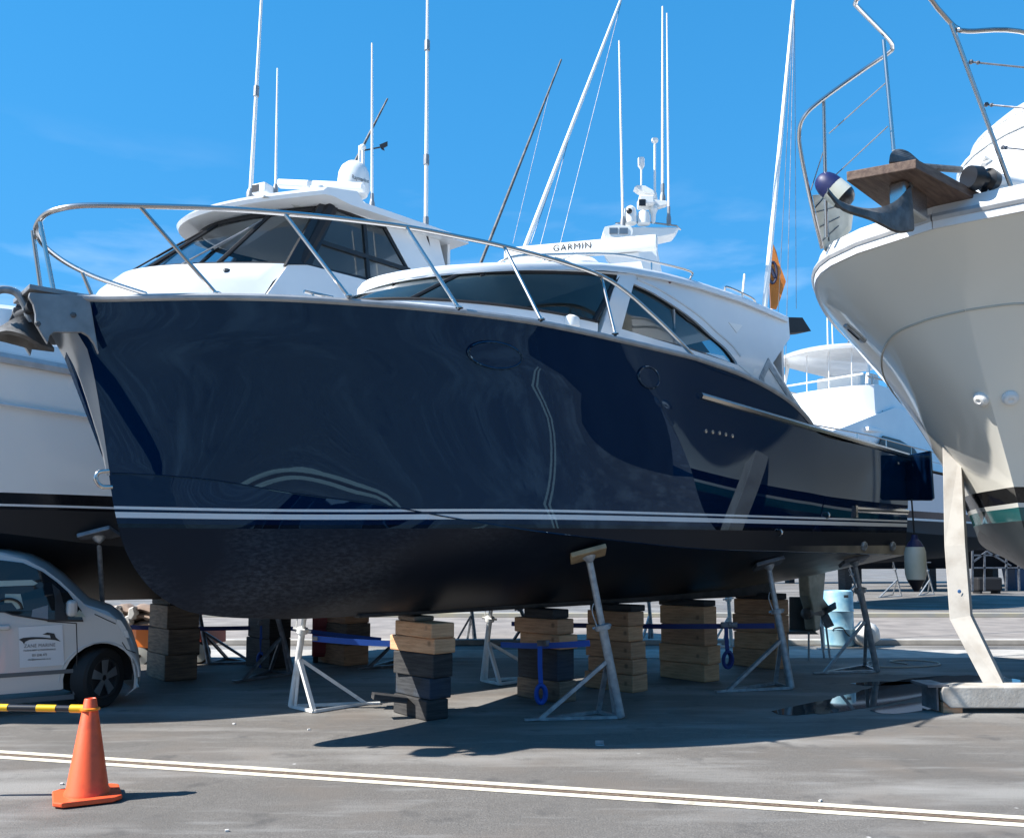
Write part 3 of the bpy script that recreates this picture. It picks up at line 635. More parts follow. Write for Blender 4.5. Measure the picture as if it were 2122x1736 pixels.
# handrails on the roof
for sg in (1, -1):
    for pts in ([(1010, 560, 4.62), (1060, 533, 4.72), (1129, 528, 4.82), (1269, 527, 4.95), (1350, 542, 4.95), (1431, 562, 4.93), (1433, 577, 4.84)], [(1502, 606, 4.84), (1505, 594, 4.9), (1545, 605, 4.88), (1575, 616, 4.85), (1577, 630, 4.78)]):
        q = [NF.vz(*p) for p in pts]; m = MB(True); m.tube(smooth([(p.x, sg * min(p.y, 1.28), p.z) for p in q], 4), .013, 8)
        for p in q[2:-1:2]: m.tube([(p.x, sg * min(p.y, 1.28), p.z), (p.x, sg * min(p.y, 1.28), p.z - .12)], .009, 6)
        m.build("handrail", steel, NR, smooth=True)
for sg in (1, -1):
    q = NF.at(1180, 666, 1.36); m = MB(True); m.lathe([(.11, -.06), (.11, 0), (.10, .03), (.06, .055), (0, .06)], (q.x, sg * 1.36, q.z)); m.build("deck_vent", white2, NR, smooth=True)
    for u in (-1.9, 3.0):
        p = shN((u + 3.66) / 10.89); m = MB(True); m.tube([(u - .13, sg * (p.y - .12), p.z + .10), (u + .13, sg * (p.y - .12), p.z + .10)], .014, 8)
        for k in (-.05, .05): m.tube([(u + k, sg * (p.y - .12), p.z + .03), (u + k, sg * (p.y - .12), p.z + .10)], .012, 8)
        m.build("mooring_cleat", steel, NR, smooth=True)
# stern platform wing (glossy board standing out from the quarter)
pw = [NF.at(x, y, v) for x, y, v in ((1887, 941, 1.75), (1887, 1033, 1.75))]
m = MB(True); m.prism([(7.16, 1.70, 3.05), (7.16, 2.10, 3.09), (7.16, 2.12, 2.42), (7.16, 2.08, 2.39), (7.16, 1.70, 2.41)], (.05, 0, 0)); m.build("stern_wing_board", navyg, NR, bevel=.01)
gold = mat("pale_gold_lettering", (.55, .47, .28), .4)
# stern drive
legm = mat("worn_green_grey_alloy", (.20, .22, .18), .45, .3, col2=(.36, .35, .29), ns=5)
m = MB(True); m.prism([(7.28, -.09, 1.35), (7.85, -.09, 1.42), (7.75, -.09, .95), (7.95, -.09, .80), (7.7, -.09, .78), (7.6, -.09, .45), (7.45, -.09, .45), (7.4, -.09, .8), (7.3, -.09, 1.0)], (0, .18, 0)); SD = m.build("stern_drive", legm, NR, bevel=.03)
m = MB(True); m.lathe([(.01, -.25), (.09, -.2), (.10, .1), (.07, .25), (.01, .28)], (7.55, 0, .72), (1, 0, 0), 18); m.build("gearcase", castiron, SD, smooth=True)
m = MB(True); 
for k in range(4):
    a = k * math.pi / 2 + .5; c = Vector((7.86, math.cos(a) * .14, .72 + math.sin(a) * .14)); m.box(c, (.03, .13, .24), Matrix.Rotation(a - math.pi / 2, 3, 'X') @ Matrix.Rotation(.6, 3, 'Z'))
m.build("propeller", galvdark, SD, bevel=.01)
# keel skeg
m = MB(True); m.prism([(-.8, -.06, 1.06), (6.35, -.06, 1.30), (6.35, -.06, 1.04), (-.8, -.06, 1.015)], (0, .12, 0)); m.build("keel_shoe", mat("keel_black", (.012, .012, .014), .6, col2=(.05, .05, .05), ns=5), NR, bevel=.02)
# ---------------- gear on the roof
def on_roof(x, y, D): return P(x, y, D)
def local(p):                                    # world -> navy boat's axes
    X, Y = p.x - NF.o[0], p.y - NF.o[1]; return Vector((X * NF.a[0] + Y * NF.a[1], X * NF.n[0] + Y * NF.n[1], p.z))
ra, rb = P(1047, 531, 10.9), P(1362, 503, 10.45); rc = (ra + rb) / 2; rx = (rb - ra).normalized(); rl = (rb - ra).length; rf = Vector((rx.y, -rx.x, 0)).normalized()
rz_ = rx.cross(rf) if rx.cross(rf).z > 0 else -rx.cross(rf)
radar = thing("radar_scanner", "open array radar bar lettered GARMIN on the navy boat's cabin roof", "radar", tuple(rc - Vector((0, 0, .2))))
prof = [(-.075, -.055), (-.045, -.085), (.06, -.085), (.08, -.03), (.06, .085), (-.05, .085), (-.08, .05)]
m = MB(); m.rings([[rc + rx * (t * rl / 2) + rf * (a * k) + rz_ * (b * k) for a, b in prof] for t, k in ((-1, .8), (-.985, 1), (.985, 1), (1, .8))]); m.build("scanner_bar", white2, radar, smooth=True)
m = MB(); m.lathe([(0, -.30), (.26, -.30), (.27, -.22), (.2, -.15), (.09, -.12), (.09, -.08), (0, -.08)], rc); m.prism([rc + rx * .55 + Vector((0, 0, -.42)), rc + rx * .8 + Vector((0, 0, -.42)), rc + rx * .72 + Vector((0, 0, -.1)), rc + rx * .3 + Vector((0, 0, -.1))], -rf * .2); m.build("pedestal", white2, radar, smooth=True)
lettering = mat("black_lettering", (.012, .012, .014), .5)
text("lettering", "GARMIN", .115, axes(rx, rz_, rc - Vector(radar.location) + rf * .0785 - rx * .08 + rz_ * .012), lettering, radar, 1.15)
mast = thing("instrument_mast", "white platform with camera, horns and searchlight behind the GARMIN radar", "mast", tuple(P(1340, 520, 11.3)))
D = 11.3
m = MB(); a, b = P(1268, 487, D), P(1392, 487, D); dx = Vector((1, 0, 0)); dy = Vector((0, 1, 0))
m.prism([P(1270, 470, D), P(1410, 470, D), P(1400, 484, D), P(1365, 492, D), P(1275, 494, D)], (0, .3, 0)); m.build("platform", white2, mast, bevel=.02)
m = MB(); m.prism([P(1310, 490, D), P(1358, 490, D), P(1375, 575, D), P(1300, 575, D)], (0, .22, 0)); m.build("mast_foot", white2, mast, bevel=.03)
m = MB(); c = P(1281, 479, D - .12); hull_ = []
for z in (0, .34): hull_.append([c + Vector((.17 * math.cos(t) if abs(math.cos(t)) < .6 else math.copysign(.12, math.cos(t)) + .07 * (math.cos(t)), z, .085 * math.sin(t))) for t in [2 * math.pi * k / 24 for k in range(24)]])
m.rings(hull_); pod = m.build("searchlight_pod", white2, mast, smooth=True)
m = MB(); m.box(c + Vector((-.06, -.006, 0)), (.11, .01, .085)); m.box(c + Vector((.07, -.006, 0)), (.11, .01, .085)); m.build("lamp_glass", mat("lamp_glass", (.25, .26, .27), .08, .6), pod, bevel=.004)
m = MB(); m.tube([P(1275, 463, D), P(1340, 460, D), P(1402, 468, D), P(1410, 476, D + .1)], .012, 8); m.build("grab_rail", steel, mast, smooth=True)
def pod_(c, r, h, name, par): 
    m = MB(); m.lathe([(0, 0), (r, 0), (r, h * .55), (r * .85, h * .85), (r * .4, h), (0, h)], c, (0, 0, 1), 18); return m.build(name, white2, par, smooth=True)
o = pod_(P(1306, 464, D), .085, .24, "camera_housing", mast); m = MB(); m.ball(P(1304, 438, D - .075), .04, 12); m.build("lens", black, o, smooth=True)
o = pod_(P(1334, 465, D), .085, .18, "camera_base", mast)
m = MB(); m.box(P(1338, 420, D), (.2, .24, .12)); m.prism([P(1345, 412, D), P(1384, 416, D), P(1384, 424, D), P(1358, 432, D)], (0, .1, 0)); o = m.build("thermal_camera", white2, mast, bevel=.02); m = MB(); m.box(P(1331, 420, D - .125), (.09, .01, .09)); m.build("lens", black, o, bevel=.02)
m = MB(); m.prism([P(1315, 387, D), P(1321, 383, D), P(1338, 385, D), P(1354, 394, D), P(1358, 402, D), P(1340, 399, D), P(1325, 394, D)], (0, .16, 0)); m.tube([P(1341, 397, D + .08), P(1341, 414, D + .08)], .012); m.tube([P(1356, 400, D + .08), P(1358, 414, D + .08)], .03); m.build("upper_bracket", white2, mast, bevel=.008)
m = MB(); m.tube([P(1329, 386, D + .05), P(1329, 350, D + .05)], .012); m.lathe([(.012, 0), (.045, .05), (.045, .15), (.04, .16), (0, .16)], P(1329, 352, D + .05)); m.build("gps_aerial", white2, mast, smooth=True)
m = MB(); m.lathe([(.02, 0), (.028, .03), (.035, .12), (.06, .18), (.05, .22), (0, .22)], P(1354, 463, D)); m.build("horn", white2, mast, smooth=True)
m = MB(); m.tube([P(1357, 402, D + .1), P(1357, 300, D + .1)], .016); m.lathe([(.016, 0), (.045, .03), (.045, .06), (.03, .075), (0, .09)], P(1357, 298, D + .1)); m.build("mast_light", white2, mast, smooth=True)
def aerial(label, x0, y0, x1, y1, D, r, name="whip_aerial", joints=(), mt=white2, group="whip aerials on the boats"):
    a, b = P(x0, y0, D), P(x1, y1, D); o = thing(name, label, "aerial", tuple(a), group)
    m = MB(); m.tube([a, a.lerp(b, .5), b], [r, r * .85, r * .6], 8); m.build("whip", mt, o, smooth=True)
    m = MB(); m.lathe([(r * 1.9, -.03), (r * 1.9, .06), (r * 1.2, .12)], a, (b - a)); m.build("base", steel2, o, smooth=True)
    for j in joints:
        q = a.lerp(b, j); m = MB(); m.tube([q, q + (b - a).normalized() * .16], r * 1.3, 8); m.build("ferrule", steel2, o, smooth=True)
    return o
aerial("slim white aerial rising from the left end of the instrument mast", 1291, 468, 1283, 85, 11.25, .018)
aerial("tallest white aerial beside the mast light, second from right on the mast", 1373, 418, 1373, 14, 11.5, .02, joints=(.03,))
aerial("white aerial at the right end of the instrument mast", 1386, 462, 1382, 28, 11.3, .016, joints=(.02,))
# outriggers
def outrigger(label, pts, D0, D1, r, mt, wires, fit=True):
    a, b = P(*pts[0], D0), P(*pts[1], D1); o = thing("outrigger_pole", label, "outrigger", tuple(a), "outrigger poles of the game boats")
    m = MB(); m.tube([a.lerp(b, k) for k in (0, .3, .6, 1)], [r, r * .95, r * .8, r * .6], 10); m.build("pole", mt, o, smooth=True)
    for (k, x, y, dD) in wires:
        m = MB(); m.tube([a.lerp(b, k), P(x, y, D0 + dD)], .0045, 5); m.build("stay_wire", galvdark, o)
    return o
outrigger("long white outrigger pole leaning right from behind the navy boat's radar", ((1085, 520), (1296, -25)), 12.4, 13.6, .034, white2, ((.98, 1160, 510, 0), (.45, 1120, 508, 0), (.45, 1100, 505, .1)))
outrigger("dark raked outrigger pole standing left of the white leaning one", ((992, 556), (1163, 124)), 15.5, 17, .03, castiron, ((.86, 1063, 505, 0),))
o = outrigger("white outrigger pole upright on the navy boat's cabin side", ((1584, 640), (1648, -30)), 11.75, 12.2, .036, white2, ((.97, 1625, 880, .6), (.97, 1650, 640, 2), (.1, 1600, 700, .2), (.97, 1612, 655, 1)))
m = MB()
pA = P(1582, 640, 11.75); m.tube([pA, P(1577, 745, 11.72)], .024); m.tube([P(1580, 655, 11.7), P(1566, 670, 11.68), P(1556, 700, 11.66), P(1553, 722, 11.66)], .012); m.tube([P(1588, 700, 11.72), P(1597, 745, 11.7)], .009)
for x, y in ((1577, 745), (1590, 740), (1574, 760), (1553, 722), (1582, 655), (1566, 690)): m.ball(P(x, y, 11.66), .035, 10)
m.build("mounting_bracket", steel2, o, smooth=True)
# orange flag and black wing behind the cabin
flagm = mat("orange_flag_cloth", (.62, .20, .035), .8, col2=(.50, .15, .02), ns=4)
fl = thing("flag", "orange flag with a dark round emblem flying behind the navy boat's cabin", "flag", tuple(P(1600, 760, 14.5)))
m = MB(); pp = [(1600, 500), (1611, 520), (1614, 545), (1627, 585), (1617, 622), (1610, 640), (1596, 640), (1592, 560)]
m.prism([P(x, y, 14.5) + Vector((0, .05 * math.sin(i * 1.7), 0)) for i, (x, y) in enumerate(pp)], (0, .012, 0)); m.build("cloth", flagm, fl)
m = MB(); m.tube([P(1601 + 8 * math.cos(a), 565 + 22 * math.sin(a), 14.47) for a in [2 * math.pi * k / 20 for k in range(21)]], .022, 6); m.tube([P(1597, 555, 14.47), P(1606, 575, 14.47)], .03, 6); m.build("emblem", mat("navy_print", (.02, .025, .06), .7), fl)
m = MB(); m.tube([P(1598, 497, 14.53), P(1600, 800, 14.53)], .018, 8); m.build("staff", white2, fl, smooth=True)
for sg in (1, -1):
    q = [NF.at(x, y, 1.0) for x, y in ((1625, 657), (1663, 658), (1681, 686), (1622, 691))]
    m = MB(True); m.prism([(p.x, sg * 1.0, p.z) for p in q], (0, -sg * .25, 0)); m.build("roof_spoiler", blackm, NR)
m = MB(True); q = NF.at(1600, 600, 1.0); m.tube([NF.at(1537, 630, 1.2), NF.at(1543, 568, 1.2)], .014, 8); m.build("stern_staff", white2, NR, smooth=True)
# anchor held in the bow roller
an = thing("plough_anchor", "dark plough anchor with a curved pale shank hanging at the navy boat's bow", "anchor", tuple(NF.w(-3.8, 0, 3.5)))
AN = lambda x, y, v=0.0: (lambda p: NF.w(p.x, v, p.z))(NF.at(x, y, v))
m = MB(); m.tube(smooth([AN(-25, 622), AN(-8, 604), AN(12, 600), AN(35, 608), AN(52, 632), AN(60, 655), AN(64, 668)], 5), .03, 10); m.build("shank", galv, an, smooth=True)
m = MB()
ridge = [AN(-30, 690), AN(0, 676), AN(40, 655), AN(62, 664), AN(112, 720)]
lowc = [AN(-30, 700), AN(2, 694), AN(40, 703), AN(72, 715), AN(112, 724)]; nv = Vector((NF.n[0], NF.n[1], 0))
m.rings([[a_, b_ + nv * w_, b_ + nv * w_ * .8 + Vector((0, 0, -.02)), a_.lerp(b_, .55), b_ - nv * w_ * .8 + Vector((0, 0, -.02)), b_ - nv * w_] for a_, b_, w_ in zip(smooth(ridge, 4), smooth(lowc, 4), [.06, .09, .12, .15, .17, .18, .18, .18, .17, .16, .14, .12, .10, .07, .05, .03, .01])])
m.build("fluke", castiron, an, smooth=True)
# fender hanging at the stern
fp = P(1897, 1168, 11.35); 
fen = thing("boat_fender", "white cylindrical fender with navy ends hanging at the navy boat's stern", "fender", tuple(fp))
fx = Vector(fp); m = MB(); m.lathe([(.11, -.20), (.128, -.13), (.131, 0), (.128, .15), (.11, .215)], (0, 0, 0)); m.v = [p + fx for p in m.v]; m.build("body", mat("white_vinyl", (.66, .66, .58), .4, col2=(.56, .57, .46), ns=4), fen, smooth=True)
m = MB(); m.lathe([(.11, .215), (.075, .28), (.045, .31), (.035, .37), (0, .37)], fx); m.build("top_cap", bluevinyl, fen, smooth=True)
m = MB(); m.lathe([(.11, -.20), (.045, -.32), (.028, -.35), (0, -.35)], fx); m.build("bottom_cap", mat("black_vinyl", (.015, .014, .02), .4), fen, smooth=True)
m = MB(); m.tube([fx + Vector((0, 0, .34)), P(1889, 1034, 11.4)], .011, 8); m.build("rope", blackm, fen, smooth=True)
# ================================================================== GREY-HULLED GAME BOAT (behind, left)
LF = Frame(-4.58, 12.08, 41.1)
LR = thing("motor_yacht", "grey hulled motor yacht with white hardtop cabin and black bottom behind the navy boat", "boat", (LF.o[0], LF.o[1], 0), rotz=LF.ang); ORG[LR.name] = Vector((0, 0, 0))
sheerL = by_u(interp3([(-6.3, 0, 4.1), (-5.9, .5, 4.0), (-5.2, 1.1, 3.9), (-4.2, 1.65, 3.78), (-3.2, 1.9, 3.68), (-2.2, 2.0, 3.60), (-1, 2.05, 3.52), (1, 2.08, 3.42), (4, 2.05, 3.32), (7.2, 1.95, 3.3)]), lambda s: -6.3 + s * 13.5)
chineL = by_u(interp3([(-5.2, 0, 2.6), (-4.6, .5, 2.35), (-3.6, 1.2, 2.0), (-2.4, 1.65, 1.85), (-1, 1.82, 1.7), (2, 1.9, 1.6), (7.2, 1.85, 1.5)]), lambda s: -5.2 + s * 12.4)
keelL = by_u(interp3([(-5.2, 0, 2.6), (-5.0, 0, 2.2), (-4.6, 0, 1.7), (-4.0, 0, 1.35), (-3.0, 0, 1.15), (-1.5, 0, 1.06), (2, 0, 1.03), (7.2, 0, 1.1)]), lambda s: -5.2 + s * 12.4)
hullL = band_material("grey_hull_paint", [(0, (.003, .003, .0045)), (2.11, (.7, .7, .7)), (2.145, (.006, .006, .008)), (2.26, (.82, .805, .77))], slope=0.0, rough=(.12, .55), split=2.1, ior=1.5)
hm, ringsL = hull_mesh(sheerL, chineL, keelL, lambda s, t: .10 * max(0, 1 - s / .45) * math.sin(math.pi * t) * min(1, s / .03), lambda s: .05)
treeL = tree_of(hm); hm.build("hull", hullL, LR, smooth=True, auto=30)
for sg in (1, -1):
    pth = [sheerL(i / 60) for i in range(1, 61)]; pth = [Vector((p.x, sg * p.y, p.z)) for p in pth]
    sweep(pth, [(sg * a, b) for a, b in [(-.05, -.05), (.05, -.05), (.07, 0), (.05, .05), (-.05, .06)]], "gunwale_strake", greyrail, LR)
    up = [Vector((p.x, p.y - sg * .06, p.z)) for p in pth]
    sweep(up, [(sg * a, b) for a, b in [(-.03, .05), (.03, .05), (.0, .24), (-.05, .25)]], "bulwark", white, LR)
    kn = [];
    for p in pth:
        c_ = chineL((p.x + 5.2) / 12.4) if p.x > -4.6 else None
        if c_ is not None: kn.append(Vector((p.x, sg * (p.y + (c_.y - p.y) * .24 + .015), p.z - .46)))
    m = MB(True); m.tube(kn, .018, 6); m.build("moulding", mat("mid_grey_moulding", (.60, .61, .62), .4) if sg > 0 else MATS["mid_grey_moulding"], LR, smooth=True)
m = MB(True); rows = []
for i in range(41):
    p = sheerL(max(.004, i / 40)); rows.append([Vector((p.x, (p.y - .03) * k, p.z + .08 + .06 * (1 - k * k))) for k in (-1, -.5, 0, .5, 1)])
m.rings(rows, False, closed=False); m.build("deck", white, LR, smooth=True, recalc=False)
# foredeck trunk with hatch and dark side glass (left edge of view)
m = MB(True); rg = []
for u, hw, z in ((-4.0, .5, 3.95), (-3.6, .9, 4.25), (-2.9, 1.15, 4.42), (-1.9, 1.3, 4.44), (-1.2, 1.4, 4.5), (-.2, 1.5, 4.6)):
    rg.append([Vector((u, -hw - .15, 3.6)), Vector((u, -hw, z - .1)), Vector((u, -hw * .8, z)), Vector((u, hw * .8, z)), Vector((u, hw, z - .1)), Vector((u, hw + .15, 3.6))])
m.rings(rg); m.build("foredeck_trunk", white, LR, smooth=True, auto=25)
m = MB(True); q = [LF.at(x, y, 1.36) for x, y in ((12, 680), (38, 625), (52, 625), (50, 700))]; m.prism([(p.x, 1.36, p.z) for p in q], (0, -.05, 0)); m.build("trunk_window", blackm, LR)
m = MB(True); m.tube([(-3.6, 1.75, 3.7), (-3.2, 1.8, 4.25), (-1.8, 1.86, 4.25), (.2, 1.92, 4.2)], .016, 8)
for u in (-2.35, -1.1): m.tube([(u, 1.86, 3.6), (u - .12, 1.83, 4.25)], .013, 8)
# windscreen, cabin sides, roof
zb = lambda v: 5.36 + .10 * min(1, abs(v) / 1.4)
botL = lambda v: Vector((-.70 + .88 * v * v, v, 5.38 + .17 * (abs(v) / 1.42) ** 2))
topL = lambda v: Vector((.28 + .62 * v * v, v * .985, 6.22 + .24 * (abs(v) / 1.4) ** 2))
skirt = lambda v: Vector((-1.5 + .80 * v * v, v * 1.06, 4.3))
VV = [-1.42 + 2.84 * i / 36 for i in range(37)]
def shellL(name, f0, f1, mt, vv=VV, n=1, off=0):
    m = MB(True); m.rings([[f0(v).lerp(f1(v), k / n) + Vector((off, 0, 0)) for k in range(n + 1)] for v in vv], False, closed=False); return m.build(name, mt, LR, smooth=True, recalc=False)
shellL("windscreen", botL, topL, smokeglass)
belly_ = lambda v: botL(v).lerp(skirt(v), .35) + Vector((-.10, 0, .10))
m = MB(True); m.rings([[botL(v), botL(v) + Vector((-.12, 0, -.02)), belly_(v), skirt(v)] for v in VV], False, closed=False); m.build("coaming", white, LR, smooth=True, recalc=False, auto=50)
m = MB(True)
for v in (-1.41, 1.41): m.tube([botL(v), topL(v)], .09, 8)
for v in (-.95, -.33, .33, .95): m.tube([botL(v), topL(v)], .032, 6)
m.tube([botL(v) for v in VV], .025, 6); m.tube([topL(v) for v in VV], .04, 6); m.build("windscreen_frame", blackm, LR, smooth=True)
for v in (-.65, .05, .72):
    m = MB(True); b = botL(v) + Vector((-.05, 0, 0)); t = botL(v + .18).lerp(topL(v + .18), .62) + Vector((-.05, 0, 0)); m.tube([b, t], .012, 6); m.tube([b + Vector((0, .05, 0)), t], .008, 6); m.tube([botL(v + .1).lerp(topL(v + .1), .3) + Vector((-.04, 0, 0)), botL(v + .24).lerp(topL(v + .24), .85) + Vector((-.04, 0, 0))], .014, 6); m.build("wiper", steel2 if v > .5 else blackm, LR)
vL = lambda z: 1.48 - .10 * (z - 5.5)
Q = lambda pts: [(lambda p: (p.x, p.z))(LF.lean(x, y, 1.48, 5.5, .10)) for x, y in pts]
swin = Q([(676, 421), (800, 468), (853, 566), (765, 582), (621, 545)])
so_ = Q([(676, 404), (905, 478), (935, 600), (596, 550)]); so_ = so_[:3] + [(3.75, 4.2), (.0, 4.2)] + so_[3:]
for sg in (1, -1):
    wall(vL, so_, [swin[::-1]], .06, sg).build("cabin_side", white, LR)
    wall(lambda z: vL(z) + .012, Q([(670, 408), (704, 422), (646, 549), (592, 549)]), [], .10, sg).build("pillar_trim", black, LR)
    wall(lambda z: vL(z) - .01, swin, [inset2(swin, .05)[::-1]], .04, sg).build("window_frame", black, LR)
    wall(lambda z: vL(z) - .03, inset2(swin, .03), [], .008, sg).build("side_window", smokeglass, LR)
    a, b, c, d = Q([(755, 455), (765, 580), (656, 498), (850, 560)])
    m = MB(True); m.bar((a[0], sg * (vL(a[1]) - .02), a[1]), (b[0], sg * (vL(b[1]) - .02), b[1]), .05, .05); m.build("mullion", black, LR)
    m = MB(True); m.bar((c[0], sg * (vL(c[1]) - .02), c[1]), (d[0], sg * (vL(d[1]) - .02), d[1]), .05, .06); m.build("mullion", black, LR)
    # aft clears hanging from the roof
    e = Q([(880, 487), (893, 487), (922, 600), (905, 600)]); m = MB(True); m.prism([(u, sg * 1.36, z) for u, z in e], (0, -sg * .02, 0)); m.build("cockpit_curtain", smokeglass, LR)
    m = MB(True); f = Q([(884, 486), (918, 600)]); m.tube([(f[0][0], sg * 1.38, f[0][1]), (f[1][0], sg * 1.38, f[1][1])], .02, 6); m.build("curtain_pole", black, LR)
m = MB(True); rg = []
uF = lambda v: -.02 + .50 * v * v
for v in [-1.62 + 3.24 * i / 26 for i in range(27)]:
    k = abs(v) / 1.62; zf = 6.26 + .26 * k * k; zt = 6.62 - .05 * k ** 2
    z_a = 6.56 - .06 * k * k
    u0 = uF(v); e = .05 if k < .999 else 0
    rg.append([Vector((u0, v, zf)), Vector((u0 - .03, v, zf + .05)), Vector((u0 + .03, v, zf + .11)), Vector((u0 + .5, v, max(zf + .18, zt - .04 * k))), Vector((1.9, v, zt + .03 * (1 - k))), Vector((3.75, v, z_a)), Vector((3.78, v, z_a - .08)), Vector((1.7, v, 6.50 - .02 * k)), Vector((u0 + .12, v, zf + .01))])
m.rings(rg, True); m.build("hardtop", white, LR, smooth=True, auto=40)
m = MB(True); m.box((2.2, 0, 4.6), (4.4, 2.6, .05)); m.build("cabin_sole", interiord, LR)
m = MB(True); m.box((.7, 0, 5.0), (1.2, 2.3, .75)); m.build("dash", interiord, LR, bevel=.05)
m = MB(True); m.box((2.3, .6, 5.2), (.5, .6, 1.0)); m.build("helm_seat", interior, LR, bevel=.08)
m = MB(True); m.box((1.9, 0, 6.44), (2.6, 2.4, .02)); m.build("head_lining", interior, LR)
for sg in (1, -1): m = MB(True); m.box((3.6, sg * 1.1, 5.4), (.05, .5, 2.1)); m.build("aft_bulkhead", white, LR)
# gear on this roof: things of their own
dome = thing("radar_dome", "rounded white dome with a lettered side on the hardtop of the grey yacht", "radar dome", tuple(P(733, 408, 13.9)))
m = MB(); c = P(733, 402, 13.9); m.lathe([(0, -.02), (.22, -.02), (.255, .06), (.26, .22), (.245, .34), (.2, .44), (.12, .51), (.03, .535), (0, .536)], c, n=32); m.build("dome", white2, dome, smooth=True)
m = MB(); m.lathe([(.2, -.16), (.09, -.13), (.08, -.05), (.2, -.02)], c); m.tube([c + Vector((.02, .25, -.3)), c + Vector((.05, .2, .9))], .02, 8); m.build("pedestal", white2, dome, smooth=True)
text("lettering", "Raymarine", .095, axes((.8, .6, 0), (0, 0, 1), c - Vector(dome.location) + Vector((.145, -.222, .15))), lettering, dome, sx=.75)
scn = thing("radar_scanner", "plain white open array radar bar beside the rounded dome", "radar", tuple(P(668, 395, 13.3)))
a, b = P(577, 381, 13.3), P(755, 389, 13.0); m = MB(); m.bar(a, b, .13, .125); m.build("scanner_bar", white2, scn, bevel=.03)
m = MB(); m.lathe([(0, -.2), (.26, -.2), (.24, -.11), (.16, -.08), (.15, 0), (0, .0)], P(662, 391, 13.2)); m.build("pedestal", white2, scn, smooth=True)
sp = thing("searchlight", "boxy white searchlight at the front edge of the grey yacht's hardtop", "searchlight", tuple(P(545, 405, 13.0)))
m = MB(); c = P(545, 395, 12.95); m.box(c, (.26, .22, .16), Matrix.Rotation(R(-25), 3, 'Z')); m.tube([c, c + Vector((.02, 0, -.14))], .03); o = m.build("housing", white2, sp, bevel=.03)
m = MB(); m.box(c + Matrix.Rotation(R(-25), 3, 'Z') @ Vector((-.05, -.112, 0)), (.13, .01, .11), Matrix.Rotation(R(-25), 3, 'Z')); m.build("lamp_glass", black, o)
ws = thing("wind_sensor", "small dark wind vane on its arm above the rounded dome", "wind sensor", tuple(P(753, 335, 13.9)))
m = MB(); m.tube([P(752, 345, 13.9), P(752, 310, 13.9)], .03, 8); m.ball(P(752, 306, 13.9), .055); m.build("mount", white2, ws, smooth=True)
m = MB(); m.tube([P(755, 312, 13.9), P(790, 305, 13.9)], .012, 6); m.prism([P(786, 300, 13.9), P(803, 293, 13.9), P(803, 302, 13.9), P(795, 306, 13.9), P(797, 312, 13.9), P(790, 309, 13.9)], (0, .02, 0)); m.build("vane", black, ws)
outrigger("short dark outrigger pole slanting up behind the rounded dome", ((736, 335), (803, 205)), 14.6, 14.9, .024, castiron, ())
aerial("tall white aerial standing at the far left behind the searchlight", 519, 408, 543, -20, 13.2, .034, joints=(.48,))
aerial("thin white aerial right of the searchlight on the grey yacht", 571, 398, 575, 142, 13.0, .02)
aerial("thin white aerial standing right of the rounded dome", 771, 430, 771, 90, 13.0, .022, joints=(.02,))
aerial("thick tall white aerial rising past the aft end of the grey yacht's hardtop", 882, 560, 886, -20, 13.4, .034, joints=(.15, .37, .78))
hb = thing("folded_fishing_rod", "stub of a white raised hatch frame on the navy boat's coachroof", "hatch", tuple(P(762, 597, 10.2)))
hb.name = "deck_hatch"
m = MB(); m.bar(P(735, 603, 10.2), P(788, 578, 10.2), .03, .05); m.bar(P(788, 578, 10.2), P(791, 588, 10.2), .03, .04); m.bar(P(742, 606, 10.2), P(790, 590, 10.2), .02, .03); m.build("hatch_frame", white2, hb, bevel=.006)
ORG[hb.name] = Vector(hb.location)
# ================================================================== CREAM FLARED BOAT (right)
RF = Frame(3.69, 7.785, 44)
RR = thing("game_boat", "big cream boat with a wide flared bow looming at the right edge", "boat", (RF.o[0], RF.o[1], 0), rotz=RF.ang); ORG[RR.name] = Vector((0, 0, 0))
stem = [RF.at(x, y, 0) for x, y in ((1935, 476), (1985, 593), (2061, 849), (2105, 1005), (2113, 1040))]
u_t = stem[0].x
zt = stem[0].z
shp = [(u_t, 0, zt), (u_t + .03, .3, zt), (u_t + .08, .6, zt), (u_t + .15, .9, zt - .02), (u_t + .26, 1.15, zt - .03), (u_t + .48, 1.38, zt - .06), (u_t + 1.0, 1.62, zt - .13), (u_t + 2.0, 1.86, zt - .25), (u_t + 4, 2.05, zt - .5), (u_t + 6, 2.1, zt - .75), (u_t + 9, 2.05, zt - .95)]
sheerR = by_u(interp3(shp), lambda s: u_t + 9 * s)
c0 = stem[3].lerp(stem[4], .5)
kz = 2.05
chineR = by_u(interp3([(c0.x, 0, 2.15), (c0.x + .35, .25, 2.1), (c0.x + .9, .62, 2.0), (c0.x + 1.7, .98, 1.88), (c0.x + 2.8, 1.28, 1.75), (c0.x + 4.5, 1.55, 1.62), (u_t + 9, 1.7, 1.5)]), lambda s: c0.x + s * (u_t + 9 - c0.x))
kpR = [(c0.x, 0, 2.15), (c0.x + .12, 0, 1.95), (c0.x + .4, 0, 1.62), (c0.x + .9, 0, 1.3), (c0.x + 1.7, 0, 1.08), (c0.x + 3, 0, .98), (u_t + 9, 0, .95)]
keelR = by_u(interp3(kpR), lambda s: c0.x + s * (u_t + 9 - c0.x))
kn_t = .26                               # knuckle: t where the flare breaks
rings = []
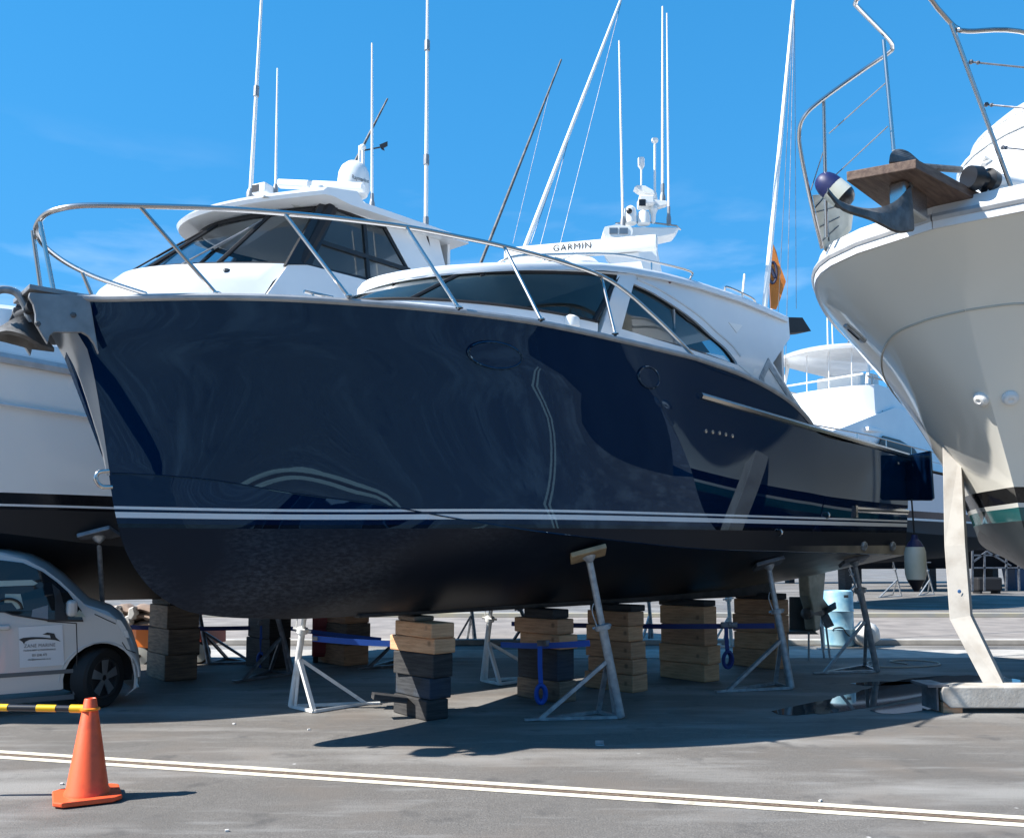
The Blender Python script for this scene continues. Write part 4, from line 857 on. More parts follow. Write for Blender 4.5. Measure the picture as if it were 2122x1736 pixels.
for i in range(71):
    s = (i / 70) ** 1.7; a, c, k = sheerR(s), chineR(s), keelR(s); half = []
    stemp = [stem[0], stem[1], stem[2], stem[3]]
    for j in range(17):
        t = j / 16; p = a.lerp(c, t)
        base0 = stem[0].lerp(c0, t)                 # straight stem; push to the true stem profile near the bow
        zz = base0.z; tru = pchip([-q.z for q in stem], [q.x for q in stem], -zz)
        p.x += (tru - base0.x) * math.exp(-s / .08)
        e_ = 1 + 1.2 * max(0, 1 - s / .5); gg = (1 - t) ** e_
        if t < .25: gg = 1 + (.75 ** e_ - 1) * (t / .25) ** 1.15
        p.y = max(0, c.y + (a.y - c.y) * gg); half.append(p)
    for j in range(1, 8):
        t = j / 7; half.append(c.lerp(k, t))
    rings.append(half + [Vector((p.x, -p.y, p.z)) for p in half[-2::-1]])
m = MB(True); m.rings(rings, False, closed=False); b = len(m.v) - len(rings[-1]); m.f.append(tuple(b + i for i in range(len(rings[-1])))); m.mi.append(0)
ringsR = rings; treeR = tree_of(m)
creamb = band_material("cream_hull_paint", [(0, (.012, .016, .018)), (1.98, (.02, .11, .115)), (2.12, (.66, .66, .62)), (2.17, (.010, .010, .012)), (2.34, (.80, .775, .69))], rough=(.07, .4), split=2.0, ior=1.5, scuff=((.14, .17, .17), 2.2))
m.build("hull", creamb, RR, smooth=True, auto=24)
# knuckle moulding line
for sg in (1, -1):
    pts = [Vector((r[4].x, sg * (r[4].y + .004), r[4].z)) for r in rings[0:66]]
    m = MB(True); m.tube(pts, .013, 6); m.build("knuckle_moulding", mat("cream_moulding", (.50, .49, .43), .25) if sg > 0 else MATS["cream_moulding"], RR, smooth=True)
    pth = [sheerR(i / 80) for i in range(0, 81)]; pth = [Vector((p.x, sg * p.y, p.z)) for p in pth]
    sweep(pth, [(sg * a, b) for a, b in [(-.04, .0), (.03, 0), (.035, .07), (-.04, .07)]], "sheer_band", white, RR)
    sweep(pth, [(sg * a, b) for a, b in [(-.04, .07), (.045, .07), (.06, .10), (.045, .135), (-.04, .14)]], "rubbing_strake", greyrail, RR)
    sweep(pth, [(sg * a, b) for a, b in [(-.16, .14), (.02, .14), (-.02, .26), (-.16, .28)]], "toe_rail", white, RR)
m = MB(True); rows = []
for i in range(41):
    p = sheerR(max(.003, i / 40)); rows.append([Vector((p.x, p.y * .99 * k, p.z + .15 + .08 * (1 - k * k))) for k in (-1, -.5, 0, .5, 1)])
m.rings(rows, False, closed=False); m.build("deck", white, RR, smooth=True, recalc=False)
# hawse fitting and outlets
def R_out(x, y, sgn, v0, D=(0, 1, 0)):
    p, ax = cast(RF, treeR, x, y); m = MB(True); m.lathe([(0, -.03), (.075, -.03), (.08, .02), (.055, .05), (.03, .055), (0, .03)], p, ax, 18); m.build("through_hull_outlet", white2, RR, smooth=True); return p
R_out(2034, 826, -1, -.2); R_out(2093, 824, 1, .1)
p, ax = cast(RF, treeR, 1772, 690); q_ = cast(RF, treeR, 1785, 702)[0]; tx = (q_ - p).normalized(); rt_ = Matrix((tx, ax.cross(tx).normalized(), ax)).transposed()
m = MB(True); m.box(p + ax * .01, (.30, .11, .03), rt_); o = m.build("hawse_plate", galv, RR, bevel=.012)
m = MB(True); m.box(p + ax * .02, (.18, .035, .03), rt_); m.build("slot", blackm, o, bevel=.01)
# pulpit rails
Rp = lambda x, y, v: RF.at(x, y, v)
far_r = [Rp(1704, 515, -1.2), Rp(1683, 430, -1.2), Rp(1662, 330, -1.2), Rp(1656, 275, -1.18), Rp(1668, 240, -1.1), Rp(1705, 206, -.95), Rp(1790, 145, -.62), Rp(1842, 110, -.40), Rp(1849, 98, -.36), Rp(1840, 80, -.34), Rp(1780, 18, -.30), Rp(1773, 6, -.28), Rp(1785, -6, -.22), Rp(1850, -25, 0), Rp(1915, -12, .22), Rp(1945, 20, .28), Rp(1972, 50, .34), Rp(1985, 60, .38), Rp(2005, 65, .45), Rp(2140, 72, .85)]
le_ = far_r[-1]; far_r += [Vector((1.7, 1.30, le_.z - .12)), Vector((3.2, 1.66, le_.z - .35)), Vector((4.7, 1.8, le_.z - .6)), Vector((5.2, 1.84, 4.75))]
m = MB(True); m.tube(smooth(far_r, 6), .021, 10); m.build("pulpit_rail", steel, RR, smooth=True)
for a, b in (((1831, 84, -.35), (1852, 312, -.32)), ((1707, 206, -.95), (1713, 492, -1.1)), ((1971, 50, .34), (2096, 390, .62))):
    m = MB(True); m.tube([Rp(*a), Rp(*b)], .019, 10); m.build("stanchion", steel, RR, smooth=True)
for a, b in ((le_, Vector((le_.x + .1, .95, 4.85))), (Vector((3.2, 1.66, le_.z - .35)), Vector((3.3, 1.72, 4.6)))): m = MB(True); m.tube([a, b], .019, 10); m.build("stanchion", steel, RR, smooth=True)
for a, b in (((1836, 172, -.35), (1718, 277, -1.0)), ((1840, 262, -.34), (1722, 372, -1.05)), ((1709, 305, -1.0), (1680, 395, -1.2))):
    m = MB(True); m.tube([Rp(*a), Rp(*b)], .006, 6); m.build("guard_wire", steel2, RR)
for a, b in (((2012, 129, .44), (2140, 142, .9)), ((2044, 217, .5), (2140, 226, .9)), ((2078, 306, .56), (2140, 312, .9))):
    m = MB(True); p, q = Rp(*a), Rp(*b); m.tube([p, q], .008, 6); m.ball(p, .022, 8); m.ball(p.lerp(q, .12), .018, 8); m.build("guard_wire", galvdark, RR)
# plank bowsprit
tipu, zz0 = -.76, 4.94
m = MB(True); m.prism([(-.82, -.30, zz0 - .10), (-.64, .22, zz0 - .10), (.62, .36, zz0 - .10), (.62, -.36, zz0 - .10)], (0, 0, .085)); m.build("plank_bowsprit", teak, RR, bevel=.008)
m = MB(True); m.box((tipu + .5, .0, zz0 - .22), (.5, .14, .24)); m.build("bow_bracket", steel, RR, bevel=.02)
# anchor under the plank
anr = thing("plough_anchor", "heavy grey plough anchor slung under the wooden plank of the cream boat", "anchor", tuple(RF.w(tipu + .2, 0, zz0 - .4)))
W = lambda x, y, v: (lambda p: RF.w(p.x, p.y, p.z))(RF.at(x, y, v))
m = MB(); top_ = [W(1715, 392, -.1), W(1745, 418, -.05), W(1800, 432, 0), W(1850, 420, .05), W(1888, 385, .08)]
bot_ = [W(1716, 396, .0), W(1748, 432, .0), W(1805, 452, .06), W(1860, 478, .1), W(1895, 475, .12)]
m.rings([[a, a.lerp(b, .5) + Vector((-.02, -.05, 0)), b, b + Vector((.01, .05, 0)), a + Vector((.02, .06, 0))] for a, b in zip(smooth(top_, 4), smooth(bot_, 4))]); m.build("fluke", castiron, anr, smooth=True, auto=40)
m = MB(); m.prism([W(1888, 385, .08), W(1880, 352, .05), W(1862, 352, .02), W(1866, 385, .0)], Vector((.05, .06, 0))); m.tube([W(1870, 350, 0), W(1900, 345, .1), W(1990, 352, .15)], .03, 8); m.build("shank", castiron, anr)
m = MB(); pts = smooth([W(1842, 336, .0), W(1846, 318, .0), W(1860, 309, .0), W(1882, 314, .05), W(1905, 333, .1)], 4); m.prism(pts, Vector((.02, .04, 0))); m.build("roll_bar", castiron, anr)
# white tender cover / foredeck dome and coiled lines (canvas bag, fender with blue top)
td = thing("inflatable_tender", "white upturned tender stowed on the cream boat's foredeck", "tender", tuple(P(2190, 455, 9.2)))
m = MB(); R3 = []
ctr = P(2190, 455, 9.2)
for k in range(12):
    a = math.pi / 2 * k / 11; R3.append([ctr + Vector((.98 * math.cos(a) ** .8 * math.cos(q), .98 * math.cos(a) ** .8 * math.sin(q) * 1.3, 1.28 * math.sin(a))) for q in [2 * math.pi * i / 28 for i in range(28)]])
m.rings(R3); m.build("hull", white, td, smooth=True)
m = MB()
for z, r in ((.72, .86), (.95, .72)):
    m.tube([ctr + Vector((r * math.cos(q), r * 1.3 * math.sin(q), z)) * 1.0 for q in [2 * math.pi * i / 40 for i in range(41)]], .018, 6)
m.build("seam", white2, td, smooth=True)
wl = thing("anchor_windlass", "black and white anchor windlass at the root of the wooden plank", "windlass", tuple(W(2030, 392, .35)))
c = W(2035, 372, .4); m = MB(); m.lathe([(.0, -.16), (.10, -.16), (.11, -.06), (.07, -.03), (.07, .03), (.11, .06), (.09, .14), (0, .14)], c, (1, .35, .0), 18); m.build("drum", black, wl, smooth=True)
m = MB(); m.tube([c + Vector((.12, .04, 0)), c + Vector((.45, .16, 0))], .075, 14); m.box(c + Vector((.25, .1, -.12)), (.4, .2, .12)); m.tube([c + Vector((.0, -.03, .12)), c + Vector((.08, 0, .17)), c + Vector((.02, 0, .2))], .025, 8); m.build("motor", white2, wl, smooth=True)
bagp = [(1681, 402), (1742, 397), (1762, 428), (1757, 468), (1728, 505), (1706, 520)]
bg_ = thing("canvas_bag", "quilted cream canvas bag hung on the far bow rail of the cream boat", "bag", tuple(W(1720, 500, -1.15)))
m = MB(); m.prism([W(x, y, -1.2) for x, y in bagp], Vector((.10, .14, 0))); m.build("bag", canvas, bg_, bevel=.03)
m = MB()
for seg in (((1690, 430), (1712, 405)), ((1692, 440), (1745, 425)), ((1700, 470), (1740, 450)), ((1712, 405), (1718, 500)), ((1703, 500), (1738, 468))): m.tube([W(*seg[0], -1.195), W(*seg[1], -1.195)], .006, 5)
m.build("cord", castiron, bg_)
bf = thing("round_fender", "blue capped white fender lashed on the cream boat's bow rail", "fender", tuple(W(1722, 400, -1.1)))
c = W(1722, 388, -1.0); ax = Vector((.55, -.1, -.55)); m = MB(); m.lathe([(0.0, -0.1716), (0.039, -0.1677), (0.0741, -0.1482), (0.1014, -0.1092), (0.1186, -0.0546), (0.1248, 0.0156)], c, ax, 24); m.build("blue_end", bluevinyl, bf, smooth=True); m = MB(); m.lathe([(0.1248, 0.0156), (0.1248, 0.0936), (0.1232, 0.156)], c, ax, 20); m.build("body", MATS["white_vinyl"], bf, smooth=True); m = MB(); m.lathe([(0.1232, 0.156), (0.1131, 0.195), (0.0858, 0.234), (0.0468, 0.2613), (0.0, 0.2691)], c, ax, 24); m.build("black_end", black, bf, smooth=True)
# cradle arm on its sleeper
cr_ = thing("cradle_arm", "cranked white painted steel arm carrying the cream boat above a concrete sleeper", "boat cradle", tuple(G(2030, 1425)))
D = 9.55
m = MB(); pa = [(2040, 1428), (1972, 1278), (1958, 1130), (1955, 1000)]
outl = [P(x, y, D + q) for x, y, q in ((2046, 1432, .03), (1968, 1283, .45), (1957, 1130, .6), (1953, 925, .85), (1990, 925, .78), (2000, 1130, .5), (2011, 1275, .37), (2087, 1432, -.03))]
m.prism(outl, (.14, .22, 0)); m.build("arm", mat("grubby_white_steel", (.40, .38, .345), .65, col2=(.27, .24, .205), ns=4, lo=.45, hi=.8, bump=.15, bs=30), cr_, bevel=.006)
m = MB(); m.ball(P(1988, 1225, D + .43), .022, 10, sc=(1, .15, 1)); m.build("paint_spot", mat("blue_paint_spot", (.05, .15, .34), .6), cr_)
m = MB(); yb = G(2000, 1474).y
a = G(1953, 1478); b = G(2210, 1478); h = a.y
ht = P(1955, 1423, a.y).z
m.prism([(a.x + .09, a.y, .055), (b.x, a.y, .055), (b.x, a.y, ht), (a.x + .02, a.y, ht), (a.x, a.y, ht - .05), (a.x + .01, a.y, ht - .14)], (.05, .34, 0)); sl_ = m.build("sleeper", mat("cast_concrete", (.50, .475, .43), .8, col2=(.35, .32, .28), ns=5, bump=.3, bs=30), cr_, bevel=.012)
m = MB(); m.box((a.x - .02, a.y + .22, ht / 2 + .01), (.02, .34, ht - .02)); m.box((a.x - .02, a.y + .22, ht + .005), (.22, .40, .025)); m.build("end_plate", galvdark, cr_)
tb = thing("timber_packer", "small offcut of timber wedged under the concrete sleeper", "timber", (a.x + .12, a.y + .12, 0)); m = MB(); m.box((a.x + .12, a.y + .10, .055), (.2, .16, .11)); m.build("offcut", timber_mid, tb, bevel=.006)
# ================================================================== stands, timber, straps
STANDS = "boat stands propping the hulls"
def stand(label, foot, leg2, leg3, top, collar_f, mt, pad_mt=ply, pad_n=(0, 0, 1), r=.034, pad=True, leg_top=.62):
    """tripod prop: a leaning tube on one corner of a flat triangular base, two struts, an inner tube and a swivel pad"""
    foot, leg2, leg3, top = map(Vector, (foot, leg2, leg3, top)); o = thing("boat_stand", label, "boat stand", tuple(foot), STANDS)
    up = Vector((0, 0, .02)); d = (top - foot).normalized(); L = (top - foot).length; jn = foot.lerp(top, collar_f * leg_top); col = foot.lerp(top, collar_f)
    m = MB()
    for a, b in ((foot, leg2), (leg2, leg3), (leg3, foot)): m.bar(a + up, b + up, .045, .03)
    dirs = (leg2 - foot).normalized(); m.bar(leg2 + up, leg2 + dirs * .16 + up * .8, .06, .02); m.build("base_frame", mt, o)
    m = MB(); m.tube([foot + up, col], r, 12); m.build("column", mt, o, smooth=True)
    for q, g_ in ((leg2, 1), (leg3, 0)):
        m = MB(); m.bar(q + up, jn + (q - foot).normalized() * .03, .045, .035); m.build("strut", mt, o)
    m = MB(); m.bar(foot + up + (leg3 - foot).normalized() * .09, jn + (leg3 - foot).normalized() * .03, .03, .03); m.build("brace", mt, o)
    m = MB(); m.tube([col - d * .15, top - d * .03], r * .76, 12); m.build("inner_tube", mt, o, smooth=True)
    side = d.cross(Vector((0, 1, 0))).normalized()
    m = MB(); m.lathe([(r * 1.05, -.03), (r * 1.75, -.03), (r * 1.75, .02), (r * 1.05, .025)], col, d, 14); m.tube([col - side * .09, col + side * .10], .014, 8); m.build("locking_collar", mt, o, smooth=True)
    m = MB(); m.tube(smooth([col + side * .06 + Vector((0, -.03, .02)), col + side * .07 + d * .17, col + side * .03 + d * .24, col + side * .02 + d * .1], 4), .006, 6); m.build("pin", mt, o)
    if pad:
        n = Vector(pad_n).normalized(); q = Vector((0, 0, 1)).rotation_difference(n).to_matrix()
        m = MB(); m.box(top, (.36, .26, .05), q); m.build("pad", pad_mt, o, bevel=.008); m = MB(); m.lathe([(.02, -.09), (.05, -.06), (.07, -.03)], top, n, 10); m.build("swivel", mt, o, smooth=True)
    return o
HN = NF.w(0, -.42, 1) - NF.w(0, 0, 0)   # outward-down direction of the near bottom
def nav(x, y, v):
    p, n = cast(NF, treeN, x, y); p = p + n * .035; return NF.w(p.x, p.y, p.z)
stand("grey steel boat stand nearest the camera with a pale plywood pad", G(1286, 1489), G(1120, 1493), G(1240, 1478), nav(1216, 1142, 1.12), .56, galv, ply, HN, r=.045)
stand("grey steel boat stand in front of the navy boat's propeller", G(1640, 1428), G(1508, 1434), G(1607, 1418), nav(1590, 1162, 1.2), .62, galv, galvdark, HN, r=.043)
stand("grey steel boat stand in front of the pale blue drum", G(1818, 1393), G(1708, 1396), G(1792, 1381), nav(1768, 1156, 1.2), .74, galv, galvdark, HN, r=.043)
f = G(603, 1466); stand("white sunlit boat stand left of the nearest timber pile", f, G(757, 1460), G(650, 1477), P(633, 1264, 9.4), .8, whitepaint, pad=True)
f = G(1000, 1412); stand("white sunlit boat stand behind the timber pile carrying the blue strap", f, G(1135, 1405), G(1036, 1420), P(1019, 1248, 11.25), .8, whitepaint)
def lev(x, y, v):
    p, n = cast(LF, treeL, x, y); p = p + n * .04; return LF.w(p.x, p.y, p.z)
stand("slim grey stand behind the van, flat pad against the grey yacht's black bottom", G(222, 1420), G(110, 1425), G(190, 1408), lev(203, 1108, 1.75), .47, galv, galvdark, HN)
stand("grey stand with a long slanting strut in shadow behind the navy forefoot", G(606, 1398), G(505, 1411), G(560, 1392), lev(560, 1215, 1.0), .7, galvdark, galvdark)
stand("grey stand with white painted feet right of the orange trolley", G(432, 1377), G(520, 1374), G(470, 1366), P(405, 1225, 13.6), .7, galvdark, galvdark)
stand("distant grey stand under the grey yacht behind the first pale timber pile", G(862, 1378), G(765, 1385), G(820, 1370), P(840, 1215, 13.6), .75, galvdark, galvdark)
# timber piles: each beam is a thing of its own
def pile(name, x, y, ztop, beams, ang=41.1, grp="keel timbers"):
    """beams from the ground up: (thickness share, material, word, along n, along a, dx)"""
    g = G(x, y); z = 0; tot = sum(b[0] for b in beams); words = ["bottom", "second from bottom", "third up", "fourth up", "fifth up", "sixth up"]; rm = Matrix.Rotation(R(ang), 3, 'Z')
    for i, (h, mt, wd, ln, la, dx) in enumerate(beams):
        hh = h / tot * ztop; pos = "top" if i == len(beams) - 1 else words[i]
        o = thing("timber_block", f"{wd} timber, {pos} of the pile {name}", "timber block", (g.x, g.y, z), grp)
        rr = Matrix.Rotation(R(ang + random.uniform(-4.5, 4.5)), 3, 'Z'); c = Vector((g.x, g.y, z + hh / 2)) + rm @ Vector((random.uniform(-.015, .015), -dx + random.uniform(-.03, .03), 0)); ln *= random.uniform(.95, 1.04)
        m = MB(); m.box(c, (la, ln, hh - .004), rr); b_ = m.build("beam", mt, o, bevel=.012)
        z += hh
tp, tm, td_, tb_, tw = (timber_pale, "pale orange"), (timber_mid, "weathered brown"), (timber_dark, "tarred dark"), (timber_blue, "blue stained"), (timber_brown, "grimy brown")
def B(h, m, ln=.68, la=.26, dx=0): return (h, m[0], m[1], ln, la, dx)
pile("nearest the camera", 876, 1482, 1.005, [B(42, td_, .66), B(44, tb_, .66), B(50, td_, .66), B(33, tp, .70, .28), B(32, tp, .70, .28), B(11, tw, .35, .24, -.12)])
pile("wrapped by the hanging blue strap", 1131, 1447, 1.02, [B(44, tw, .68), B(66, tb_, .66), B(30, tp, .70, .27), B(32, tm, .70, .27), B(20, td_, .5, .25)])
pile("behind the nearest boat stand", 1279, 1427, 1.03, [B(36, tm, .72, .30), B(32, tm, .70, .28), B(36, tm, .71, .28), B(32, tp, .70, .28), B(30, tm, .71, .28), B(14, td_, .66, .28)])
pile("second from the propeller", 1427, 1405, 1.04, [B(34, tp, .76, .30), B(36, tp, .74, .30), B(40, tm, .72, .28), B(38, tp, .74, .29), B(12, td_, .7, .28)])
pile("beside the propeller", 1578, 1381, 1.08, [B(36, tm, .76, .30), B(32, tp, .74, .30), B(34, tm, .74, .28), B(30, tm, .74, .29), B(12, td_, .7, .28)])
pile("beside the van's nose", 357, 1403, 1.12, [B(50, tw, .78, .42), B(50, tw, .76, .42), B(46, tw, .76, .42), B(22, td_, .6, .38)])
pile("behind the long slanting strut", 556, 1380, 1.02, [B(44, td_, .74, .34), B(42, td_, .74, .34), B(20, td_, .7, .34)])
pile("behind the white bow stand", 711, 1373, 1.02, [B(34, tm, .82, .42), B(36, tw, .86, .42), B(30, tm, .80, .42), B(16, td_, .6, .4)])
pl_ = thing("timber_wedge", "dark plank wedge poking left out of the nearest timber pile", "timber", tuple(G(815, 1455)))
a, b = P(772, 1441, 8.95), P(842, 1449, 9.05); m = MB(); m.bar(a, b, .16, .06); m.build("plank", timber_dark, pl_, bevel=.006)
# ratchet straps
STR = "blue ratchet straps between the stands"
def ribbon(m, pts, wd=.05, up=(0, 0, 1)):
    rg = []
    for i, p in enumerate(pts):
        d = (pts[min(i + 1, len(pts) - 1)] - pts[max(i - 1, 0)]).normalized(); n = d.cross(Vector(up)); n = n.normalized() if n.length > 1e-4 else Vector((0, 1, 0)); u_ = n.cross(d).normalized()
        rg.append([p + u_ * wd / 2 + n * .003, p - u_ * wd / 2 + n * .003, p - u_ * wd / 2 - n * .003, p + u_ * wd / 2 - n * .003])
    m.rings(rg)
def strap(label, a, b, rt=None, tail=None, wd=.062, mt=bluestrap):
    o = thing("ratchet_strap", label, "strap", tuple(a), STR)
    m = MB(); ribbon(m, [a.lerp(b, k / 8) + Vector((0, 0, -.02 * math.sin(math.pi * k / 8))) for k in range(9)], wd); m.build("webbing", mt, o)
    if rt is not None:
        c = a.lerp(b, rt); d = (b - a).normalized(); m = MB(); m.bar(c - d * .10 + Vector((0, -.025, .01)), c + d * .10 + Vector((0, -.025, .01)), .05, .065); m.tube([c + Vector((0, -.07, .02)), c + Vector((0, .02, .02))], .02, 8); m.build("ratchet", galvdark, o, bevel=.01)
        if tail:
            p = c + Vector((-.04, -.04, -.02)); m = MB(); ribbon(m, [p, p + Vector((.0, -.01, -tail * .5)), p + Vector((.01, 0, -tail))], .05, (1, 0, .01)); m.build("tail", mt, o)
            q = p + Vector((.01, 0, -tail)); m = MB()
            for k in range(3): m.tube([q + Vector((.055 * math.sin(t) * (1 - .1 * k), .025 * k - .02 + .02 * math.cos(t), -.09 - .10 * math.cos(t) * (1 - .08 * k))) for t in [2 * math.pi * i / 18 for i in range(19)]], .022, 7, cap=False)
            m.build("coil", mt, o, smooth=True)
    else:
        m = MB(); m.tube([a, a + (b - a).normalized() * .05], .025, 8); m.build("hook", steel2, o, smooth=True)
    return o
strap("blue strap running from the white stand to the nearest timber pile", P(648, 1322, 9.45), P(905, 1334, 9.55))
strap("blue strap with ratchet and hanging coil across the second timber pile", P(1038, 1335, 10.6), P(1222, 1332, 9.0), .52, .42)
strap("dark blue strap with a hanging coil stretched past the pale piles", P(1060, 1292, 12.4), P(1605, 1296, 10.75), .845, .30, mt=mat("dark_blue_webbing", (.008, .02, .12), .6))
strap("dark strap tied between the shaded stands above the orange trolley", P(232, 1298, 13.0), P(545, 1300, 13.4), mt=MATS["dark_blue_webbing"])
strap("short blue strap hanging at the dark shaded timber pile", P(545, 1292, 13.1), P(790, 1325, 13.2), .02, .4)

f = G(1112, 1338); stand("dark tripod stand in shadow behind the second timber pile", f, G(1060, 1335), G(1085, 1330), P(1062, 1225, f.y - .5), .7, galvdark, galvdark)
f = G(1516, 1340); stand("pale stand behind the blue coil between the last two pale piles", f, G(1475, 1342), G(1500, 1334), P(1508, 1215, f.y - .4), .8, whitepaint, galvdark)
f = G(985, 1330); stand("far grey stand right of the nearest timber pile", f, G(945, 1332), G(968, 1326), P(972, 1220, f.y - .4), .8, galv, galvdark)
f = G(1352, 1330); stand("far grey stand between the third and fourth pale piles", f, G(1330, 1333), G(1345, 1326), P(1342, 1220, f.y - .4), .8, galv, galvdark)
# ================================================================== van
VF = Frame(*G(205, 1469)[:2], 33)
VR = thing("passenger_van", "silver grey van with a marine company sign on its front door", "van", (VF.o[0], VF.o[1], 0), rotz=VF.ang); ORG[VR.name] = Vector((0, 0, 0))
silver = mat("silver_car_paint", (.50, .505, .50), .3, .2, coat=.4)
V = lambda x, y, v=0: VF.at(x, y, v)
prof_px = [(283, 1402), (281, 1425), (262, 1440)]
# side profile (u forward to the right, z): front bumper, bonnet, screen, roof, tail
front_px = [(262, 1440), (281, 1424), (283, 1400), (277, 1352), (262, 1308), (243, 1282), (222, 1266), (172, 1250), (148, 1226), (118, 1197), (86, 1173), (48, 1153), (0, 1143)]
pf = [V(x, y, -.05) for x, y in front_px]
pts2 = [(p.x, p.z) for p in pf]; r0 = pts2[-1]
print("van", [tuple(round(c, 2) for c in p) for p in pts2])
pts2 += [(r0[0] - .8, r0[1] + .06), (r0[0] - 2.2, r0[1] + .05), (r0[0] - 3.0, r0[1] - .02), (r0[0] - 3.25, r0[1] - .25), (r0[0] - 3.45, 1.0), (r0[0] - 3.5, .5), (r0[0] - 3.4, .28)]
wr = .36
def arch(u, n=14, r=.385, zc=.315): return [(u + r * math.cos(a), zc + r * math.sin(a)) for a in [math.pi * (1 + .06) - (math.pi * 1.12) * k / n for k in range(n + 1)]]
base = .215
low = [(r0[0] - 3.4, .28)] + [(-2.75 - .385, base)] + [p for p in arch(-2.75)] + [(-2.75 + .385, base), (-.40, base + .02)] + [p for p in arch(0)] + [(.40, .2)]
outline = pts2[:-1][::-1]                       # tail -> front along the top
loop = outline[::-1]
full = pts2 + low[1:]
# body sections across the car: full outline at the sides, bonnet and screen bow outwards towards the middle
def section(v):
    e = min(1, (v) / .30); out = []
    for i, (u, z) in enumerate(full):
        k = max(0, min(1, (z - .95) / .9)); cen = (v / .85)
        top = i < len(pts2)
        out.append((u + (.16 * (1 - (1 - cen) ** 2) if (top and u > -1.2 and i < 13) else 0), z + (.035 * (1 - (1 - cen) ** 2) if top and z > .8 else 0)))
    return out
rows = []
W2 = .845
for v in (0, .03, .12, .3, .55, .845, 1.14, 1.39, 1.57, 1.66, 1.69):
    vv = v if v <= W2 else 2 * W2 - v; sec = section(max(0, vv - .03)); r_ = []
    for (u, z) in sec:
        tum = .16 * max(0, min(1, (z - 1.0) / .85)) ** 1.3     # tumblehome of the glasshouse
        vs = v + (tum * (1 - v / W2)); rnd = .03 if vv < .02 else 0
        r_.append(Vector((u - (rnd if u > 0 else -rnd), -vs, z - (rnd if z > 1 else 0))))
    rows.append(r_)
m = MB(True); n = len(rows[0])
m.rings(rows, False)
bnd = [0]
for ri in (0, len(rows) - 1):
    r_ = rows[ri]; loop2 = [Vector((p.x, p.z, 0)) for p in r_]; tr = tessellate_polygon([loop2]); b_ = ri * n; m.f += [tuple(b_ + i for i in t) for t in tr]; m.mi += [0] * len(tr)
body = m.build("body", silver, VR, smooth=True, auto=28)
def vtum(z): return -(.16 * max(0, min(1, (z - 1.0) / .85)) ** 1.3)
def vpoly(px, off=.006): return [(lambda p: (p.x, p.z))(V(x, y, -.06)) for x, y in px]
gl = vpoly([(-60, 1264), (8, 1265), (25, 1271), (100, 1282), (170, 1283), (167, 1264), (140, 1226), (118, 1206), (88, 1184), (48, 1166), (0, 1160), (-60, 1160)])
def vwall(name, poly, off, th, mt, parent=VR, sides=(0,), bevel=0):
    for s_ in sides:
        m = MB(True); f = [(u, vtum(z) + off if not s_ else -1.69 - vtum(z) - off, z) for u, z in poly]; t_ = tessellate_polygon([[Vector((u, z, 0)) for u, z in poly]]); k = len(f)
        b_ = [(u, v - (th if not s_ else -th), z) for u, v, z in f]
        fs = [tuple(t) for t in t_] + [tuple(i + k for i in t[::-1]) for t in t_] + [(i, (i + 1) % k, k + (i + 1) % k, k + i) for i in range(k)]
        m.add(f + b_, fs); o = m.build(name, mt, parent)
    return o
carglass = glass_mat("car_glass", (.10, .12, .12), ior=1.5)
cabin_dark = mat("car_glass_dark", (.008, .010, .011), .03, ior=1.5)
vwall("door_window", gl, .006, .012, cabin_dark, sides=(0, 1))
vwall("door_pillar", vpoly([(107, 1208), (123, 1222), (140, 1283), (112, 1283), (113, 1240)]), .012, .01, black)
vwall("window_trim", vpoly([(-60, 1266), (8, 1268), (25, 1274), (100, 1286), (171, 1287), (170, 1283), (100, 1282), (25, 1271), (8, 1265), (-60, 1263)]), .012, .01, black)
# things seen through the glass, and one painted reflection
pal = mat("pale_seen_in_glass", (.35, .42, .38), .4)
st_ = thing("steering", "", "", (0, 0, 0)); bpy.data.objects.remove(st_)
m = MB(True); c = V(14, 1262, -.05); m.tube([(c.x + .13 * math.cos(a), vtum(c.z) + .012, c.z + .11 * math.sin(a)) for a in [math.pi * k / 12 for k in range(13)]], .014, 6); m.build("steering_wheel", black, VR, smooth=True)
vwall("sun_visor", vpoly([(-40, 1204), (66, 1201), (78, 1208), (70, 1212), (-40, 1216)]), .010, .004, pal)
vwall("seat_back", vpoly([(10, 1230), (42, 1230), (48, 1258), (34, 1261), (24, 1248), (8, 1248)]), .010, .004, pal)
vwall("dash_papers", vpoly([(66, 1262), (98, 1253), (98, 1282), (64, 1278)]), .010, .004, mat("papers_behind_glass", (.16, .20, .24), .5))
m = MB(True); c = V(145, 1258, -.05); m.box((c.x, .10, c.z), (.10, .14, .17)); m.build("door_mirror", silver, VR, bevel=.035)
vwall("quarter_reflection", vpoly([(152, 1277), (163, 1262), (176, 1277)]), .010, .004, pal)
for nm, px in (("door_seam", [(158, 1290), (160, 1350), (157, 1415), (151, 1440)]), ("door_seam", [(98, 1287), (158, 1291)]), ("bonnet_seam", [(196, 1272), (222, 1284), (240, 1292)]), ("bumper_seam", [(253, 1330), (262, 1345), (281, 1352)])):
    m = MB(True); q = [V(x, y, 0) for x, y in px]; m.tube([(p.x, vtum(p.z) + .0, p.z) for p in q], .0055, 6); m.build(nm, black, VR)
vwall("rubbing_strip", vpoly([(-60, 1398), (150, 1384), (150, 1392), (-60, 1407)]), .008, .012, mat("grey_trim", (.10, .105, .11), .45))
vwall("sill_moulding", vpoly([(-60, 1452), (152, 1436), (152, 1446), (-60, 1462)]), .006, .03, mat("grey_sill", (.12, .125, .13), .5))
vwall("mud_flap", vpoly([(150, 1392), (160, 1390), (157, 1432), (149, 1440)]), .012, .02, MATS["grey_trim"])
